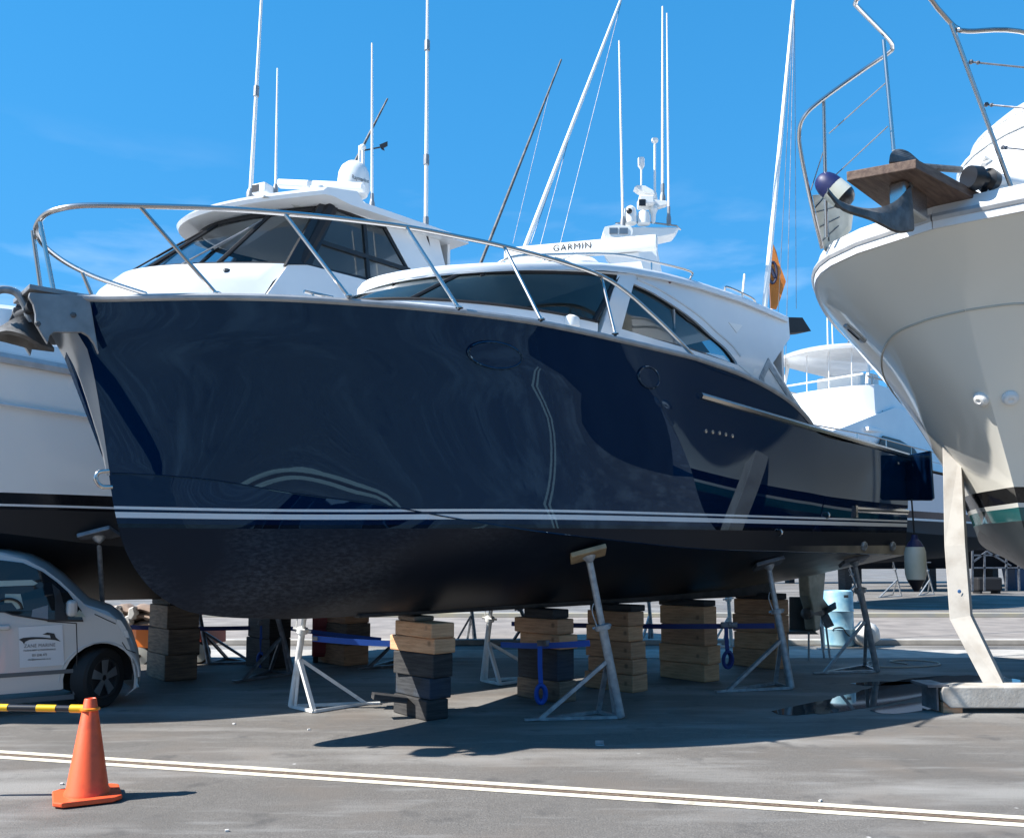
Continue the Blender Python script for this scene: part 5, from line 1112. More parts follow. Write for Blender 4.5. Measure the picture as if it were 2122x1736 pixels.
vwall("headlight", vpoly([(238, 1281), (248, 1284), (256, 1296), (262, 1310), (264, 1320), (256, 1319), (248, 1306)]), .012, .02, mat("headlight_lens", (.45, .48, .5), .06, .3))
vwall("indicator", vpoly([(254, 1306), (262, 1306), (265, 1320), (258, 1319)]), .016, .02, mat("clear_lens", (.6, .6, .58), .1))
m = MB(True); p = V(0, 1300, 0); m.box((p.x, .02, p.z), (.18, .03, .05)); m.build("door_handle", silver, VR, bevel=.02)
# wheel arch lip and wheels
for u in (0, -2.75):
    for vv in (-.012, -1.678):
        m = MB(True); m.tube([(a, vv, b) for a, b in arch(u, 20, .39)[1:-1]], .016, 6); m.build("wheel_arch", silver, VR, smooth=True)
def wheel(u, vv, steer, sgn):
    rot = Matrix.Rotation(steer, 3, 'Z'); c = Vector((u, vv, .315))
    T_ = lambda q: c + rot @ Vector(q)
    def lathe(prof, n=36):
        m = MB(True); m.rings([[T_((r * math.cos(2 * math.pi * k / n), h * sgn, r * math.sin(2 * math.pi * k / n))) for k in range(n)] for r, h in prof], True); return m
    w_ = lathe([(.20, -.10), (.29, -.105), (.315, -.08), (.315, .08), (.29, .105), (.215, .10), (.205, .06), (.20, -.0)]).build("wheel", rubber, VR, smooth=True)
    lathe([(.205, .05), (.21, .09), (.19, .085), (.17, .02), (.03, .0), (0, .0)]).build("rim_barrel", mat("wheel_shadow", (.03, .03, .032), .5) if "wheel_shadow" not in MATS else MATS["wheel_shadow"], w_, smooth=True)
    m = MB(True)
    for k in range(5):
        a = 2 * math.pi * k / 5 + .3; d = Vector((math.cos(a), 0, math.sin(a))); t = Vector((-math.sin(a), 0, math.cos(a)))
        q = [d * .03 + t * .03, d * .19 + t * .05, d * .19 - t * .05, d * .03 - t * .03]; m.prism([T_(p + Vector((0, .075 * sgn, 0))) for p in q], T_((0, .015 * sgn, 0)) - c)
    m.build("rim", mat("alloy_rim", (.33, .34, .35), .35, .8) if "alloy_rim" not in MATS else MATS["alloy_rim"], w_, bevel=.004)
for u in (0, -2.75):
    for v0, v1 in ((-.36, -.40), (-1.29, -1.33)): m = MB(True); m.prism([(a, v0, b) for a, b in arch(u, 20, .40)], (0, v1 - v0, 0)); m.build("wheel_housing", blackm, VR)
wheel(0, -.15, R(-42), 1); wheel(-2.75, -.12, 0, 1); wheel(0, -1.54, R(-36), -1); wheel(-2.75, -1.57, 0, -1)
# magnetic sign
sg_px = [(38, 1299), (129, 1293.5), (133, 1377), (41, 1383)]
sq = [V(x, y, 0) for x, y in sg_px]; sgm = mat("white_sign_sheet", (.62, .63, .64), .4)
o = vwall("door_sign", [(p.x, p.z) for p in sq], .010, .006, sgm)
ux = (sq[1] - sq[0]); ux.y = 0; c = sum(sq, Vector()) / 4
def SG(a, b): return (sq[0].x + (sq[1].x - sq[0].x) * a, sq[3].z + (sq[0].z - sq[3].z) * b)
inkm = mat("charcoal_ink", (.02, .022, .025), .5)
sw = [(.02, .70), (.12, .735), (.32, .745), (.55, .73), (.74, .70), (.72, .77), (.55, .80), (.66, .845), (.82, .81), (.86, .71), (.98, .60), (.84, .645), (.66, .675), (.42, .69), (.26, .68), (.17, .64), (.14, .58), (.10, .64)]
m = MB(True); m.prism([(SG(a, b)[0], .012, SG(a, b)[1]) for a, b in sw], (0, .0015, 0)); m.build("logo", inkm, o)
def stext(s, a, b, size, mt=inkm, sp=1.0, sx=1): 
    u, z = SG(a, b); text("lettering", s, size, axes((1, 0, 0), (0, 0, 1), (u, -.0125, z)), mt, o, sp, sx=sx)
wS = abs(sq[1].x - sq[0].x)
stext("ZANE MARINE", .5, .525, wS * .125, mat("grey_ink", (.10, .11, .12), .5), 1.1, .82)
stext("MARINE REFIT & MAINTENANCE", .5, .415, wS * .055, inkm, 1.0, .92)
stext("021 2246 473", .5, .29, wS * .085, inkm, 1.0, .72)
stext("info@zanemarine.co.nz", .5, .19, wS * .058, inkm, 1.0, .95)
# ================================================================== cone and bar
cg = G(180, 1655); cone = thing("traffic_cone", "bright orange traffic cone holding a striped bar at lower left", "traffic cone", tuple(cg))
m = MB(); pr = []
for k in range(8): pr.append(Vector((cg.x + .235 * math.cos(math.pi / 4 * k + .2) * (1 if k % 2 else 1.0), cg.y + .235 * math.sin(math.pi / 4 * k + .2), .0)))
hw = .205
sqb = [(-hw, -hw + .05), (-hw + .05, -hw), (hw - .05, -hw), (hw, -hw + .05), (hw, hw - .05), (hw - .05, hw), (-hw + .05, hw), (-hw, hw - .05)]
rt = Matrix.Rotation(R(28), 3, 'Z')
m.prism([cg + rt @ Vector((a, b, .012)) for a, b in sqb], (0, 0, .03)); m.build("base", orange, cone, bevel=.008)
m = MB(); m.rings([[cg + Vector((r * math.cos(2 * math.pi * k / 40), r * math.sin(2 * math.pi * k / 40), z)) for k in range(40)] for r, z in ((.145, .038), (.140, .06), (.13, .075), (.038, .655), (.034, .66), (.03, .655), (.03, .64))]); m.build("cone_body", orange, cone, smooth=True)
zb_ = P(180, 1468, cg.y).z
m = MB(); m.lathe([(.052, -.01), (.062, -.006), (.062, .006), (.05, .01)], (cg.x, cg.y, zb_), n=24); m.build("collar", mat("orange_ring", (.9, .25, .02), .4), cone, smooth=True)
bar = thing("barrier_pole", "yellow and black striped barrier pole hooked on the orange cone", "barrier", (cg.x, cg.y, zb_))
a = Vector((cg.x - .03, cg.y, zb_ + .0)); b = P(-200, 1462, cg.y - .05); d = (b - a).normalized()
m = MB(); m.tube([a, b], .021, 14); m.build("pole", mat("black_pole", (.02, .022, .03), .35), bar, smooth=True)
m = MB(); m.tube([a - d * .0, a + d * .10], .027, 14); m.build("end_socket", yellow, bar, smooth=True)
for q0, q1 in ((118, 79), (21, -25), (-80, -125)):
    p0, p1 = [a.lerp(b, (P(q, 1466, cg.y).x - a.x) / (b.x - a.x)) for q in (q0, q1)]; m = MB(); m.tube([p0, p1], .0235, 14); m.build("stripe", yellow, bar, smooth=True)
cone2 = dup(cone, (cg.x - 1.6, cg.y - .05, 0), "orange traffic cone beyond the left edge at the far end of the striped pole"); 
# ================================================================== yard clutter
# orange trolley with folded covers
tro = thing("yard_trolley", "orange and red wheeled trolley behind the shaded timber pile", "trolley", tuple(G(340, 1372)))
D = 13.6; redm = mat("red_brown_paint", (.45, .06, .03), .5); orm = mat("orange_paint", (.9, .22, .03), .4)
m = MB(); m.prism([P(270, 1308, D), P(425, 1305, D), P(425, 1338, D), P(270, 1345, D)], (.1, .7, 0)); m.build("chassis", redm, tro, bevel=.02)
pn = [P(254, 1320, D + .42), P(266, 1320, D - .02), P(282, 1320, D - .12), P(330, 1320, D - .12), P(330, 1320, D + .42)]
m = MB(); m.prism([Vector((p.x, p.y, P(270, 1341, D).z)) for p in pn], (0, 0, P(270, 1300, D).z - P(270, 1341, D).z)); m.build("engine_cover", orm, tro, bevel=.02)
m = MB(); m.prism([P(262, 1301, D), P(290, 1285, D), P(325, 1284, D), P(325, 1301, D)], (.05, .4, 0)); m.build("hood", orm, tro, bevel=.02)
for x, y in ((292, 1358), (413, 1352)):
    c = P(x, y, D - .05); m = MB(); m.lathe([(0, -.06), (.15, -.06), (.165, -.03), (.165, .03), (.15, .06), (0, .06)], c, (.1, -1, 0), 24); wv = m.build("wheel", rubber, tro, smooth=True)
    m = MB(); m.lathe([(0, .055), (.135, .055), (.135, .068), (.05, .075), (.0, .075)], c, (.1, -1, 0), 24); m.build("hub", mat("pale_hub", (.55, .55, .50), .5) if "pale_hub" not in MATS else MATS["pale_hub"], wv, smooth=True); m = MB(); m.ball(c + Vector((0, -.075, 0)), .03, 8); m.build("axle_cap", blackm, wv)
cov = thing("folded_cover", "bundle of brown and white folded covers lying on the orange trolley", "cover", tuple(P(300, 1300, D)))
brn = mat("brown_cover_cloth", (.20, .14, .11), .8, col2=(.33, .26, .21), ns=5, bump=.5, bs=8)
m = MB()
for i, (x0, x1, y, h) in enumerate(((232, 350, 1292, 9), (228, 345, 1276, 10), (236, 352, 1262, 9))):
    rg = []
    for k in range(13):
        x = x0 + (x1 - x0) * k / 12; yy = y + 3 * math.sin(k * 1.3 + i); c = P(x, yy, D + .1); r_ = h * D / FPX * (1 + .25 * math.sin(k * 2.1 + i)); rg.append([c + Vector((0, .25 * math.cos(q), r_ * math.sin(q))) for q in [2 * math.pi * j / 10 for j in range(10)]])
    m.rings(rg)
m.build("cloth", [brn], cov, smooth=True)
m = MB()
for x, y in ((238, 1264), (272, 1266), (262, 1284), (322, 1262)): m.prism([P(x - 9, y + 16, D - .2), P(x - 6, y - 6, D - .2), P(x + 4, y - 10, D - .2), P(x + 8, y + 6, D - .2), P(x + 1, y + 18, D - .2)], (.03, .1, 0))
m.build("white_binding", mat("white_cloth", (.72, .70, .66), .8), cov, bevel=.015)
cab = thing("tool_cabinet", "dark red cabinet standing behind the white stand at the bow", "cabinet", tuple(G(690, 1372)))
c = G(686, 1374); m = MB(); m.box((c.x, c.y + .3, .42), (.62, .5, .66)); m.build("carcass", mat("dark_red_paint", (.22, .012, .02), .4), cab, bevel=.02)
for k in range(3): m = MB(); m.box((c.x, c.y + .04, .22 + .2 * k), (.56, .02, .17)); m.build("drawer", MATS["dark_red_paint"], cab, bevel=.008)
m = MB()
for dx in (-.26, .26):
    for dy in (.1, .5): m.tube([(c.x + dx, c.y + dy, 0), (c.x + dx, c.y + dy, .1)], .04, 10)
m.build("castor_frame", blackm, cab)
# chair behind the propeller
ch = thing("stacking_chair", "steel framed chair with grey seat behind the propeller", "chair", tuple(G(1690, 1375)))
D = 14.0; stl = galv
def cp(x, y, dD=0): return P(x, y, D + dD)
legs = [((1654, 1305), (1654, 1377)), ((1712, 1305), (1700, 1378))]
for a, b in (((1632, 1312), (1634, 1378)), ((1676, 1310), (1676, 1378))): m = MB(); pb = cp(*b); pa = cp(*a); m.tube([pa, Vector((pb.x, pb.y, 0))], .016, 8); m.build("leg", stl, ch, smooth=True)
for x0, y0 in ((1700, 1290), (1712, 1290)): 
    m = MB(); q = cp(x0, 1300, .35); m.tube([cp(1690 + (x0 - 1700), 1215, .4), cp(1692 + (x0 - 1700), 1290, .38), q, Vector((cp(x0 + 8, 1375, .3).x, D + .3, 0))], .017, 8); m.build("leg", stl, ch, smooth=True)
m = MB(); m.prism([cp(1622, 1308), cp(1690, 1308), cp(1698, 1314), cp(1622, 1314)], (0, .4, 0)); m.build("seat", mat("grey_chair_vinyl", (.09, .09, .09), .5), ch, bevel=.01)
m = MB(); m.prism([cp(1636, 1236, .36), cp(1690, 1236, .36), cp(1692, 1308, .36), cp(1636, 1306, .36)], (0, .03, 0)); m.build("backrest", MATS["grey_chair_vinyl"], ch, bevel=.01)
# blue drum
dr = G(1736, 1338); drum = thing("plastic_drum", "pale blue plastic drum with a cut handle hole beside the stern stand", "drum", tuple(dr))
drm = mat("faded_blue_plastic", (.30, .50, .60), .5, col2=(.10, .30, .46), ns=4, lo=.45, hi=.7, bump=.1); rD = .285; hD = 1.0
m = MB(); m.lathe([(0, .0), (rD - .03, .0), (rD, .04), (rD, .30), (rD + .012, .32), (rD, .34), (rD, .62), (rD + .012, .64), (rD, .66), (rD, hD - .03), (rD - .02, hD), (rD - .03, hD - .02), (rD - .03, hD - .06), (0, hD - .06)], dr, n=36); m.build("shell", drm, drum, smooth=True)
m = MB(); m.prism([dr + Vector((.03, -rD - .004, hD - .12)), dr + Vector((.12, -rD + .022, hD - .12)), dr + Vector((.12, -rD + .022, hD - .07)), dr + Vector((.03, -rD - .004, hD - .07))], (0, .003, 0)); m.build("handle_hole", galvdark, drum)
m = MB(); q = [(-.17, .0, .30), (-.14, .0, .34), (-.06, .0, .36), (0, 0, .34), (.05, 0, .26), (.12, 0, .20)]
m.tube(smooth([dr + Vector((a, -math.sqrt(max(.0, rD ** 2 - a * a)) - .008, c)) for a, b, c in q], 4), .010, 6); m.build("hose_tail", blackm, drum)
# white sack
sk = G(1795, 1340); sack = thing("rubbish_sack", "crumpled white sack slumped behind the stern stand", "sack", tuple(sk))
random.seed(5); m = MB(); rg = []
for k in range(9):
    a = math.pi * (k + .05) / 8.1; rg.append([sk + Vector((.24 * math.sin(a) * math.cos(q) * random.uniform(.82, 1.12), .2 * math.sin(a) * math.sin(q), .23 - .235 * math.cos(a) * random.uniform(.94, 1.04))) for q in [2 * math.pi * j / 16 for j in range(16)]])
m.rings(rg); m.build("sack", mat("white_sack_plastic", (.72, .71, .68), .6, bump=.6, bs=9), sack, smooth=True)
# timber post beside the drum and hose on the ground
po = thing("steel_post", "pale upright post left of the blue drum", "post", tuple(G(1706, 1345))); q = G(1706, 1345); m = MB(); m.tube([q, q + Vector((-.04, 0, 1.35))], .035, 12); m.build("tube", whitepaint, po, smooth=True); m = MB(); m.box(q + Vector((0, 0, .01)), (.2, .2, .02)); m.build("foot_plate", galv, po)
ho = thing("garden_hose", "thin pale hose looping over the wet ground near the stern stand", "hose", tuple(G(1850, 1372)))
m = MB(); m.tube(smooth([G(x, y, .014) for x, y in ((1815, 1368), (1798, 1372), (1808, 1380), (1850, 1382), (1905, 1381), (1945, 1377), (1938, 1371), (1890, 1367), (1845, 1369), (1880, 1375))], 6), .011, 8); m.build("tube", mat("pale_hose", (.42, .36, .30), .5), ho, smooth=True)
mb_ = thing("metal_bracket", "small bright metal bracket lying on the asphalt edge of the shadow", "bracket", tuple(G(1243, 1541)))
q = G(1243, 1544); m = MB(); m.box(q + Vector((0, 0, .006)), (.075, .06, .01)); m.box(q + Vector((0, .028, .022)), (.075, .008, .03)); m.build("plate", galv, mb_, bevel=.003)
# stray chips on the asphalt
random.seed(11); chipm = mat("pale_chip", (.6, .59, .57), .8)
for i, (x, y) in enumerate(((485, 1500), (128, 1625), (470, 1722), (905, 1848 - 10), (1700, 1660), (640, 1512))):
    if y > 1736: continue
    q = G(x, y); m = MB(); m.box(q + Vector((0, 0, .006)), (random.uniform(.015, .04), random.uniform(.012, .03), .012), Matrix.Rotation(random.random() * 3, 3, 'Z')); o = m.build("stone_chip", chipm, bevel=.002)
    tag(o, ["pale stone chip between the first white stand and the painted line", "tiny pale stone chip left of the orange cone's base", "pale stone chip near the bottom edge of the photo", "", "pale stone chip on the asphalt right of centre below the line", "pale stone chip right of the striped pole's shadow"][i], "stone")
# ================================================================== far yard
FF = Frame(*P(1790, 1155, 31)[:2], 41.1)
FR = thing("flybridge_cruiser", "white flybridge cruiser with a hardtop standing far behind the navy boat's stern", "boat", (FF.o[0], FF.o[1], 0), rotz=FF.ang); ORG[FR.name] = Vector((0, 0, 0))
fz = lambda y: P(1800, y, 31).z
sh = by_u(interp3([(-7.5, 0, 5.1), (-7.0, .6, 5.0), (-5.5, 1.5, 4.8), (-3, 2.15, 4.6), (0, 2.35, 4.4), (4, 2.35, 4.3), (7, 2.2, 4.3)]), lambda s: -7.5 + 14.5 * s)
chn = by_u(interp3([(-6.2, 0, 3.4), (-5, .8, 3.0), (-3, 1.6, 2.6), (0, 2.0, 2.4), (7, 2.05, 2.3)]), lambda s: -6.2 + 13.2 * s)
kl = by_u(interp3([(-6.2, 0, 3.4), (-5.5, 0, 2.4), (-4, 0, 1.7), (0, 0, 1.4), (7, 0, 1.6)]), lambda s: -6.2 + 13.2 * s)
hm, _r = hull_mesh(sh, chn, kl, lambda s, t: .15 * max(0, 1 - s / .5) * math.sin(math.pi * t) * min(1, s / .03), lambda s: .05, n=40)
hm.build("hull", band_material("white_hull_dark_bottom", [(0, (.008, .008, .012)), (2.80, (.7, .7, .7)), (2.86, (.012, .014, .03)), (3.1, (.60, .62, .66))], rough=(.2, .6), split=2.9, ior=1.45), FR, smooth=True, auto=25)
F = lambda x, y, v=1.9: FF.at(x, y, v)
m = MB(True); rows = [[Vector((p.x, p.y * k, p.z + .1)) for k in (-1, 0, 1)] for p in [sh(max(.004, i / 30)) for i in range(31)]]; m.rings(rows, False, closed=False); m.build("deck", white, FR, recalc=False)
# saloon: near wall with a big dark arched window
a = F(1790, 950); b = F(1900, 950)
m = MB(True); rg = []
for u, hw, z in ((-5.6, .7, 5.05), (-4.0, 1.5, 5.6), (-2.4, 1.8, 6.15), (-1.2, 1.85, 6.5), (4.5, 1.85, 6.5)): rg.append([Vector((u, -hw - .1, 4.5)), Vector((u, -hw, z)), Vector((u, hw, z)), Vector((u, hw + .1, 4.5))])
m.rings(rg); m.build("saloon", white, FR, smooth=True, auto=20)
wq = [(lambda p: (p.x, p.z))(F(x, y, 1.9)) for x, y in ((1800, 960), (1828, 903), (1862, 912), (1892, 930), (1912, 962), (1918, 985), (1840, 985))]
for sg in (1, -1): wall(lambda z: 1.95, wq, [], .05, sg).build("saloon_window", black, FR)
# flybridge
e0 = F(1640, 842, -1.6); e1 = F(1812, 850, 1.75)
print("FB", e0, e1, F(1640, 790, -1.6), F(1812, 800, 1.75), F(1812, 890, 1.75))
ub = e1.x; zt_, zb2 = F(1812, 798, 1.75).z, F(1812, 888, 1.75).z
m = MB(True); rg = []
for v in [-1.75 + 3.5 * i / 16 for i in range(17)]:
    k = abs(v) / 1.75; uf = ub - .55 + .55 * k ** 3
    rg.append([Vector((uf + .45, v, zb2)), Vector((uf + .08, v, zb2 + .18)), Vector((uf, v, zt_)), Vector((uf + .25, v, zt_ + .05)), Vector((ub + 5.0, v, zt_ - .1)), Vector((ub + 5.0, v, zb2))])
m.rings(rg); m.build("flybridge", white, FR, smooth=True, auto=35)
m = MB(True); m.box((ub + 2.2, 0, zb2 - .06), (5.6, 3.7, .14)); m.build("flybridge_deck", white, FR, bevel=.03)
text("lettering", "VIKING", .34, axes((1, 0, 0), (0, 0, 1), (F(1845, 862, 1.76).x, -1.765, F(1845, 862, 1.76).z)), mat("blue_lettering", (.03, .05, .14), .4), FR, sx=1.0)
# hardtop, legs, screen, rails
ht = F(1730, 745, 0).z; 
m = MB(True); rg = []
for v in [-1.7 + 3.4 * i / 10 for i in range(11)]:
    k = abs(v) / 1.7; uf = ub - .9 + .5 * k * k; z = ht + .10 - .08 * k * k
    rg.append([Vector((uf, v, z - .1)), Vector((uf - .04, v, z - .02)), Vector((uf + .15, v, z + .08)), Vector((ub + 3.6, v, z + .12)), Vector((ub + 3.65, v, z - .05)), Vector((uf + .3, v, z - .06))])
m.rings(rg); m.build("hardtop", white, FR, smooth=True, auto=40)
for sg in (1, -1):
    for u0, u1 in ((ub - .05, ub + .35), (ub + 3.0, ub + 3.2)):
        m = MB(True); m.tube([(u0, sg * 1.55, zt_), (u1, sg * 1.5, ht)], .06, 8); m.build("hardtop_leg", white2, FR, smooth=True)
    m = MB(True); m.tube([(ub - .1, sg * 1.6, zt_ + .3), (ub + 4.6, sg * 1.65, zt_ + .32)], .03, 6)
    for k in range(5): m.tube([(ub + .2 + k, sg * 1.62, zt_), (ub + .2 + k, sg * 1.62, zt_ + .3)], .022, 6)
    m.build("flybridge_rail", steel, FR)
    m = MB(True); pth = [sh(i / 20) for i in range(1, 14)]; m.tube([(p.x, sg * (p.y - .1), p.z + .75) for p in pth], .025, 6); m.tube([(p.x, sg * (p.y - .1), p.z + .42) for p in pth], .015, 6)
    for p in pth[::2]: m.tube([(p.x, sg * (p.y - .1), p.z), (p.x, sg * (p.y - .1), p.z + .75)], .02, 6)
    m.build("bow_rail", steel, FR)
m = MB(True); m.tube([(ub - .35, v, zt_ + .34) for v in (-1.6, -.8, 0, .8, 1.6)], .03, 6)
for v in (-1.2, -.4, .4, 1.2): m.tube([(ub - .35, v, zt_), (ub - .3, v, ht)], .02, 6)
m.build("windscreen_frame", white2, FR)
m = MB(True); m.box((ub + 1.0, .2, zt_ + .35), (.8, 1.6, .6)); m.box((ub + 2.3, .4, zt_ + .4), (.5, .6, .9)); m.build("helm_console", white2, FR, bevel=.08)
sl2 = thing("deck_searchlight", "small boxy searchlight on the far cruiser's hardtop", "searchlight", tuple(P(1700, 742, 31))); c = P(1700, 733, 31); m = MB(); m.box(c, (.26, .26, .22)); o = m.build("housing", white2, sl2, bevel=.03); m = MB(); m.box(c + Vector((-.0, -.14, 0)), (.2, .02, .16)); m.build("lamp_glass", black, o); m = MB(); m.tube([c + Vector((0, 0, -.1)), P(1700, 745, 31.2)], .05, 8); m.build("foot", white2, sl2)
rd2 = thing("radar_dome", "low white radar dome on the far cruiser's hardtop half hidden by the cream bow", "radar dome", tuple(P(1768, 742, 31))); m = MB(); m.lathe([(0, 0), (.5, 0), (.55, .1), (.5, .25), (.35, .33), (0, .35)], P(1768, 742, 31)); m.build("dome", white2, rd2, smooth=True)
for x0, y0, x1, y1, D, lab in ((1716, 742, 1714, 640, 31, "short white aerial on the far cruiser left of the pair"), (1727, 742, 1724, 668, 31.2, "shorter white aerial on the far cruiser right of the pair")): aerial(lab, x0, y0, x1, y1, D, .03)
outrigger("dark outrigger line slanting behind the far cruiser's hardtop", ((1733, 760), (1772, 680)), 32, 32.4, .03, castiron, ())
# its stands, and the far racks
def simple_stand(label, x, y, xt, yt, sp, D=None, mt=galv):
    f = G(x, y); f2 = G(x - sp, y + 2); f3 = G(x - sp * .4, y - 4); return stand(label, f, f2, f3, P(xt, yt, f.y - .4), .75, mt, galvdark)
simple_stand("far grey stand just left of the hanging fender", 1868, 1236, 1850, 1160, 45)
simple_stand("far grey stand behind the drum and its post", 1782, 1248, 1760, 1170, 40)
simple_stand("far stand partly hidden behind the hanging fender", 1935, 1232, 1918, 1165, 30)
# workshop trestle and hulls in the distance
def far_hull(label, x, y, D, L, hw, hgt, rot, col):
    c = P(x, y, D); o = thing("distant_boat", label, "boat", (c.x, c.y, 0), rotz=R(rot)); ORG[o.name] = Vector((0, 0, 0)); m = MB(True); rg = []
    for s in [i / 16 for i in range(17)]:
        w_ = hw * min(1, (s * 2.6) ** .6) if s > 0 else .02; u = -L / 2 + L * s
        rg.append([Vector((u - (1 - s) * .6, w_, 1.1 + hgt)), Vector((u, w_ * .8, 1.1 + hgt * .35)), Vector((u + (.6 if s == 0 else 0), 0, 1.05)), Vector((u, -w_ * .8, 1.1 + hgt * .35)), Vector((u - (1 - s) * .6, -w_, 1.1 + hgt))])
    m.rings(rg); m.build("hull", band_material(o.name + "_paint", [(0, (.008, .008, .012)), (1.1 + hgt * .42, col)], rough=(.2, .6), split=1.1 + hgt * .42, ior=1.45), o, smooth=True, auto=30)
    m = MB(True); m.rings([[Vector((u, -hw * .7, 1.1 + hgt)), Vector((u + .3, -hw * .6, z)), Vector((u + .3, hw * .6, z)), Vector((u, hw * .7, 1.1 + hgt))] for u, z in ((-L * .15, 1.1 + hgt + .05), (-L * .05, 1.1 + hgt + .9), (L * .3, 1.1 + hgt + .95))]); m.build("cabin", white, o)
    for u in (-L * .2, L * .15): m = MB(True); m.box((u, 0, .53), (.35, .6, 1.06)); m.build("keel_block", timber_dark, o)
    pass; return o
far_hull("distant white boat with a black bottom, low behind the cradle arm", 2075, 1155, 52, 11, 1.8, 2.2, 30, (.6, .6, .6))
far_hull("distant dark bottomed boat low behind the hanging fender", 1850, 1155, 43, 13, 2.0, 2.4, 12, (.35, .36, .38))
far_hull("distant boat half hidden by the hanging fender, second of the far row", 1990, 1155, 50, 13, 2.0, 2.2, 10, (.55, .55, .55))
far_hull("distant boat at the right edge beyond the blue bin", 2230, 1155, 52, 14, 2.1, 2.4, 10, (.5, .5, .52))
far_hull("distant boat seen between the stern stand and the propeller", 1715, 1155, 56, 13, 2.0, 2.2, 10, (.5, .52, .54))
far_hull("distant white boat far beyond the first stands on the left", 470, 1155, 60, 11, 1.8, 2.0, 40, (.62, .62, .62))
far_hull("distant boat far beyond the middle of the yard", 1100, 1155, 70, 12, 1.9, 2.2, 40, (.5, .52, .56))
tr_ = thing("work_trestle", "distant steel trestle rack of crossed bars right of the cradle arm", "trestle", tuple(G(2060, 1224))); D = 38.5
m = MB()
for a, b in (((2015, 1140), (2015, 1224)), ((2085, 1138), (2085, 1224)), ((2015, 1176), (2120, 1176)), ((2015, 1165), (2045, 1142)), ((2045, 1142), (2095, 1172)), ((2015, 1150), (2110, 1150)), ((2110, 1150), (2112, 1224)), ((2040, 1150), (2040, 1224))): m.bar(P(*a, D), P(*b, D), .07, .07)
m.build("frame", galvdark, tr_)
db = thing("wheelie_bin", "distant blue bin beside the steel trestle", "bin", tuple(G(2115, 1222))); c = G(2118, 1222); m = MB(); m.rings([[c + Vector((a * .55, b * .5, 0)) for a, b in ((-1, -1), (1, -1), (1, 1), (-1, 1))], [c + Vector((a * .65, b * .6, 1.05)) for a, b in ((-1, -1), (1, -1), (1, 1), (-1, 1))]]); m.build("body", mat("blue_bin_plastic", (.02, .06, .12), .5), db, bevel=.03); m = MB(); m.box(c + Vector((0, 0, 1.08)), (1.4, 1.3, .06)); m.build("lid", MATS["blue_bin_plastic"], db, bevel=.02)
bx = thing("equipment_case", "distant black case on the ground in front of the steel trestle", "case", tuple(G(2052, 1230))); c = G(2052, 1230); m = MB(); m.box(c + Vector((0, .3, .42)), (1.1, .7, .6)); m.build("case", blackm, bx, bevel=.08); m = MB()
for dx in (-.4, .4): m.box(c + Vector((dx, .3, .06)), (.12, .6, .12))
m.build("runner", blackm, bx)
# what stands out of frame to the right and is mirrored in the navy topsides
vv = thing("cargo_van", "white cargo van beyond the right edge, mirrored in the navy topsides", "van", (10.6, 12.6, 0), rotz=R(100))
m = MB(); ORG[vv.name] = Vector((0, 0, 0))
m.prism([(-2.3, -.9, .35), (2.3, -.9, .35), (2.35, -.9, .9), (1.75, -.9, 1.05), (1.25, -.9, 1.95), (.9, -.9, 2.05), (-2.3, -.9, 2.05)], (0, 1.8, 0)); m.build("body", white, vv, bevel=.06)
for y in (-.91, .9):
    m = MB(); m.prism([(.25, y, 1.12), (1.5, y, 1.12), (1.15, y, 1.8), (.25, y, 1.8)], (0, .01, 0)); m.build("window", cabin_dark, vv)
    for x in (-1.4, 1.5): m = MB(); m.lathe([(0, -.1), (.3, -.1), (.32, 0), (.3, .1), (0, .1)], (x, y * .96, .32), (0, 1, 0)); m.build("wheel", rubber, vv, smooth=True)
m = MB(); m.prism([(-2.31, -.7, 1.15), (-2.31, .7, 1.15), (-2.31, .7, 1.8), (-2.31, -.7, 1.8)], (-.01, 0, 0)); m.build("rear_window", cabin_dark, vv)

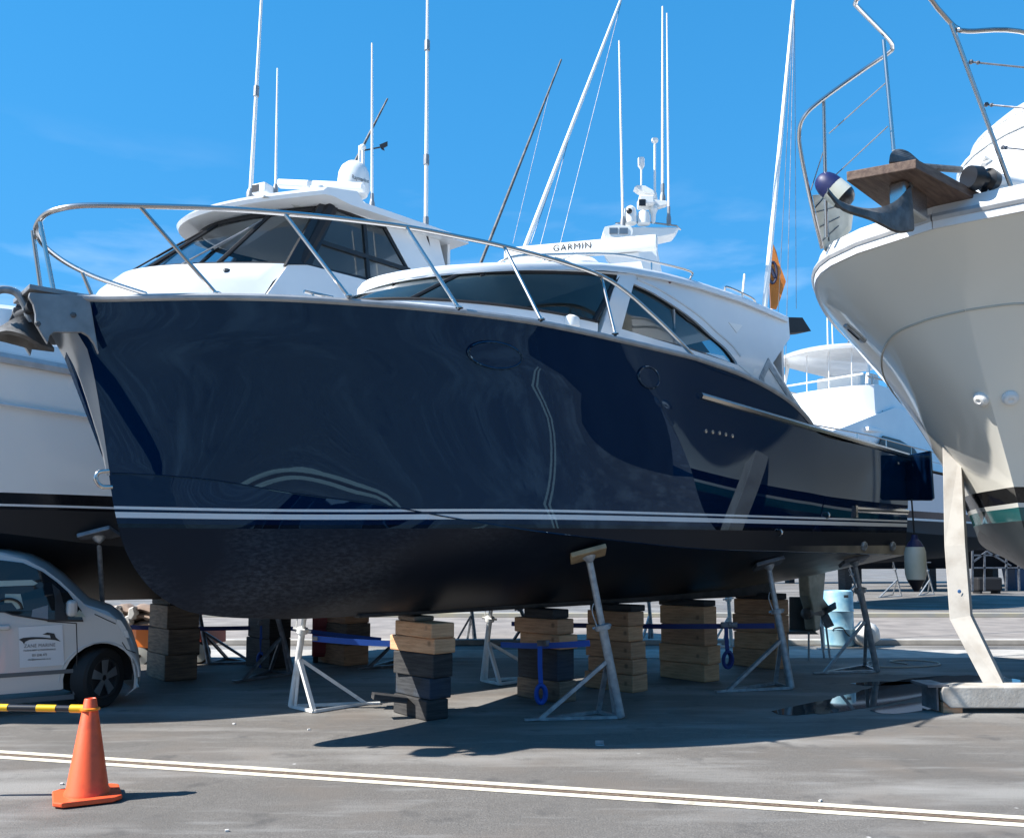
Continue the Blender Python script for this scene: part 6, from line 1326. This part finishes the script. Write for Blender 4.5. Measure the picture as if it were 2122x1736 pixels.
# boat added out of frame, behind left, to shade ground mirrored in the bow
bb = thing("motor_yacht", "unseen white yacht on blocks, added behind the viewer to shade the ground", "boat", (-6.2, -1.6, 0), rotz=R(58)); ORG[bb.name] = Vector((0, 0, 0))
m = MB(); rg = []
for u, w_, z1 in ((-6, 1.5, 4.2), (-3, 1.75, 4.25), (0, 1.8, 4.4), (2, 1.6, 4.7), (3.4, 1.1, 5.0), (4.4, .4, 5.2), (4.7, .04, 5.25)):
    rg.append([Vector((u, w_, z1)), Vector((u - .2, w_ * .9, 2.4)), Vector((u - .5, 0, 1.1 if u < 4 else 2.0)), Vector((u - .2, -w_ * .9, 2.4)), Vector((u, -w_, z1))])
m.rings(rg); m.build("hull", white, bb, smooth=True, auto=30)
m = MB(); m.rings([[Vector((u, -1.3, 4.2)), Vector((u, -1.1, z)), Vector((u, 1.1, z)), Vector((u, 1.3, 4.2))] for u, z in ((1.6, 4.7), (.6, 5.9), (-4, 6.0))]); m.build("cabin", white, bb)
for u in (-4, 0, 2.5): m = MB(); m.box((u, 0, .55), (.4, .7, 1.1)); m.build("keel_block", timber_dark, bb)

# sheds added out of frame so the topsides mirror dark walls, not sky
shedm = mat("grey_green_cladding", (.10, .115, .115), .6, col2=(.075, .085, .085), ns=.6); doorm = mat("pale_roller_door", (.42, .43, .42), .6)
def shed(label, x, y, L, W_, h, rot):
    o = thing("unseen_shed", label, "shed", (x, y, 0), rotz=R(rot)); ORG[o.name] = Vector((0, 0, 0))
    m = MB(); m.prism([(-L / 2, -W_ / 2, 0), (-L / 2, W_ / 2, 0), (-L / 2, W_ / 2, h), (-L / 2, 0, h + 1.6), (-L / 2, -W_ / 2, h)], (L, 0, 0)); m.build("wall", shedm, o)
    for sg in (1, -1): m = MB(); m.prism([(-L / 2 - .4, sg * (W_ / 2 + .4), h - .1), (-L / 2 - .4, 0, h + 1.66), (-L / 2 - .4, 0, h + 1.76), (-L / 2 - .4, sg * (W_ / 2 + .4), h)], (L + .8, 0, 0)); m.build("roof", conc, o)
    for k in range(int(L // 9)):
        u = -L / 2 + 5 + 9 * k; m = MB(); m.box((u, -W_ / 2 - .03, h * .38), (4.6, .06, h * .76)); m.build("roller_door", doorm if k % 2 else blackm, o)
        for q in (-2.45, 2.45): m = MB(); m.box((u + q, -W_ / 2 - .06, h * .4), (.22, .12, h * .8)); m.build("door_post", whitepaint, o)
shed("long unseen grey green shed, added beyond the right edge for hull reflections", 34, -16, 46, 14, 7, 118)
shed("unseen grey green shed, added behind the viewer for hull reflections", 2, -34, 40, 14, 7.5, 184)
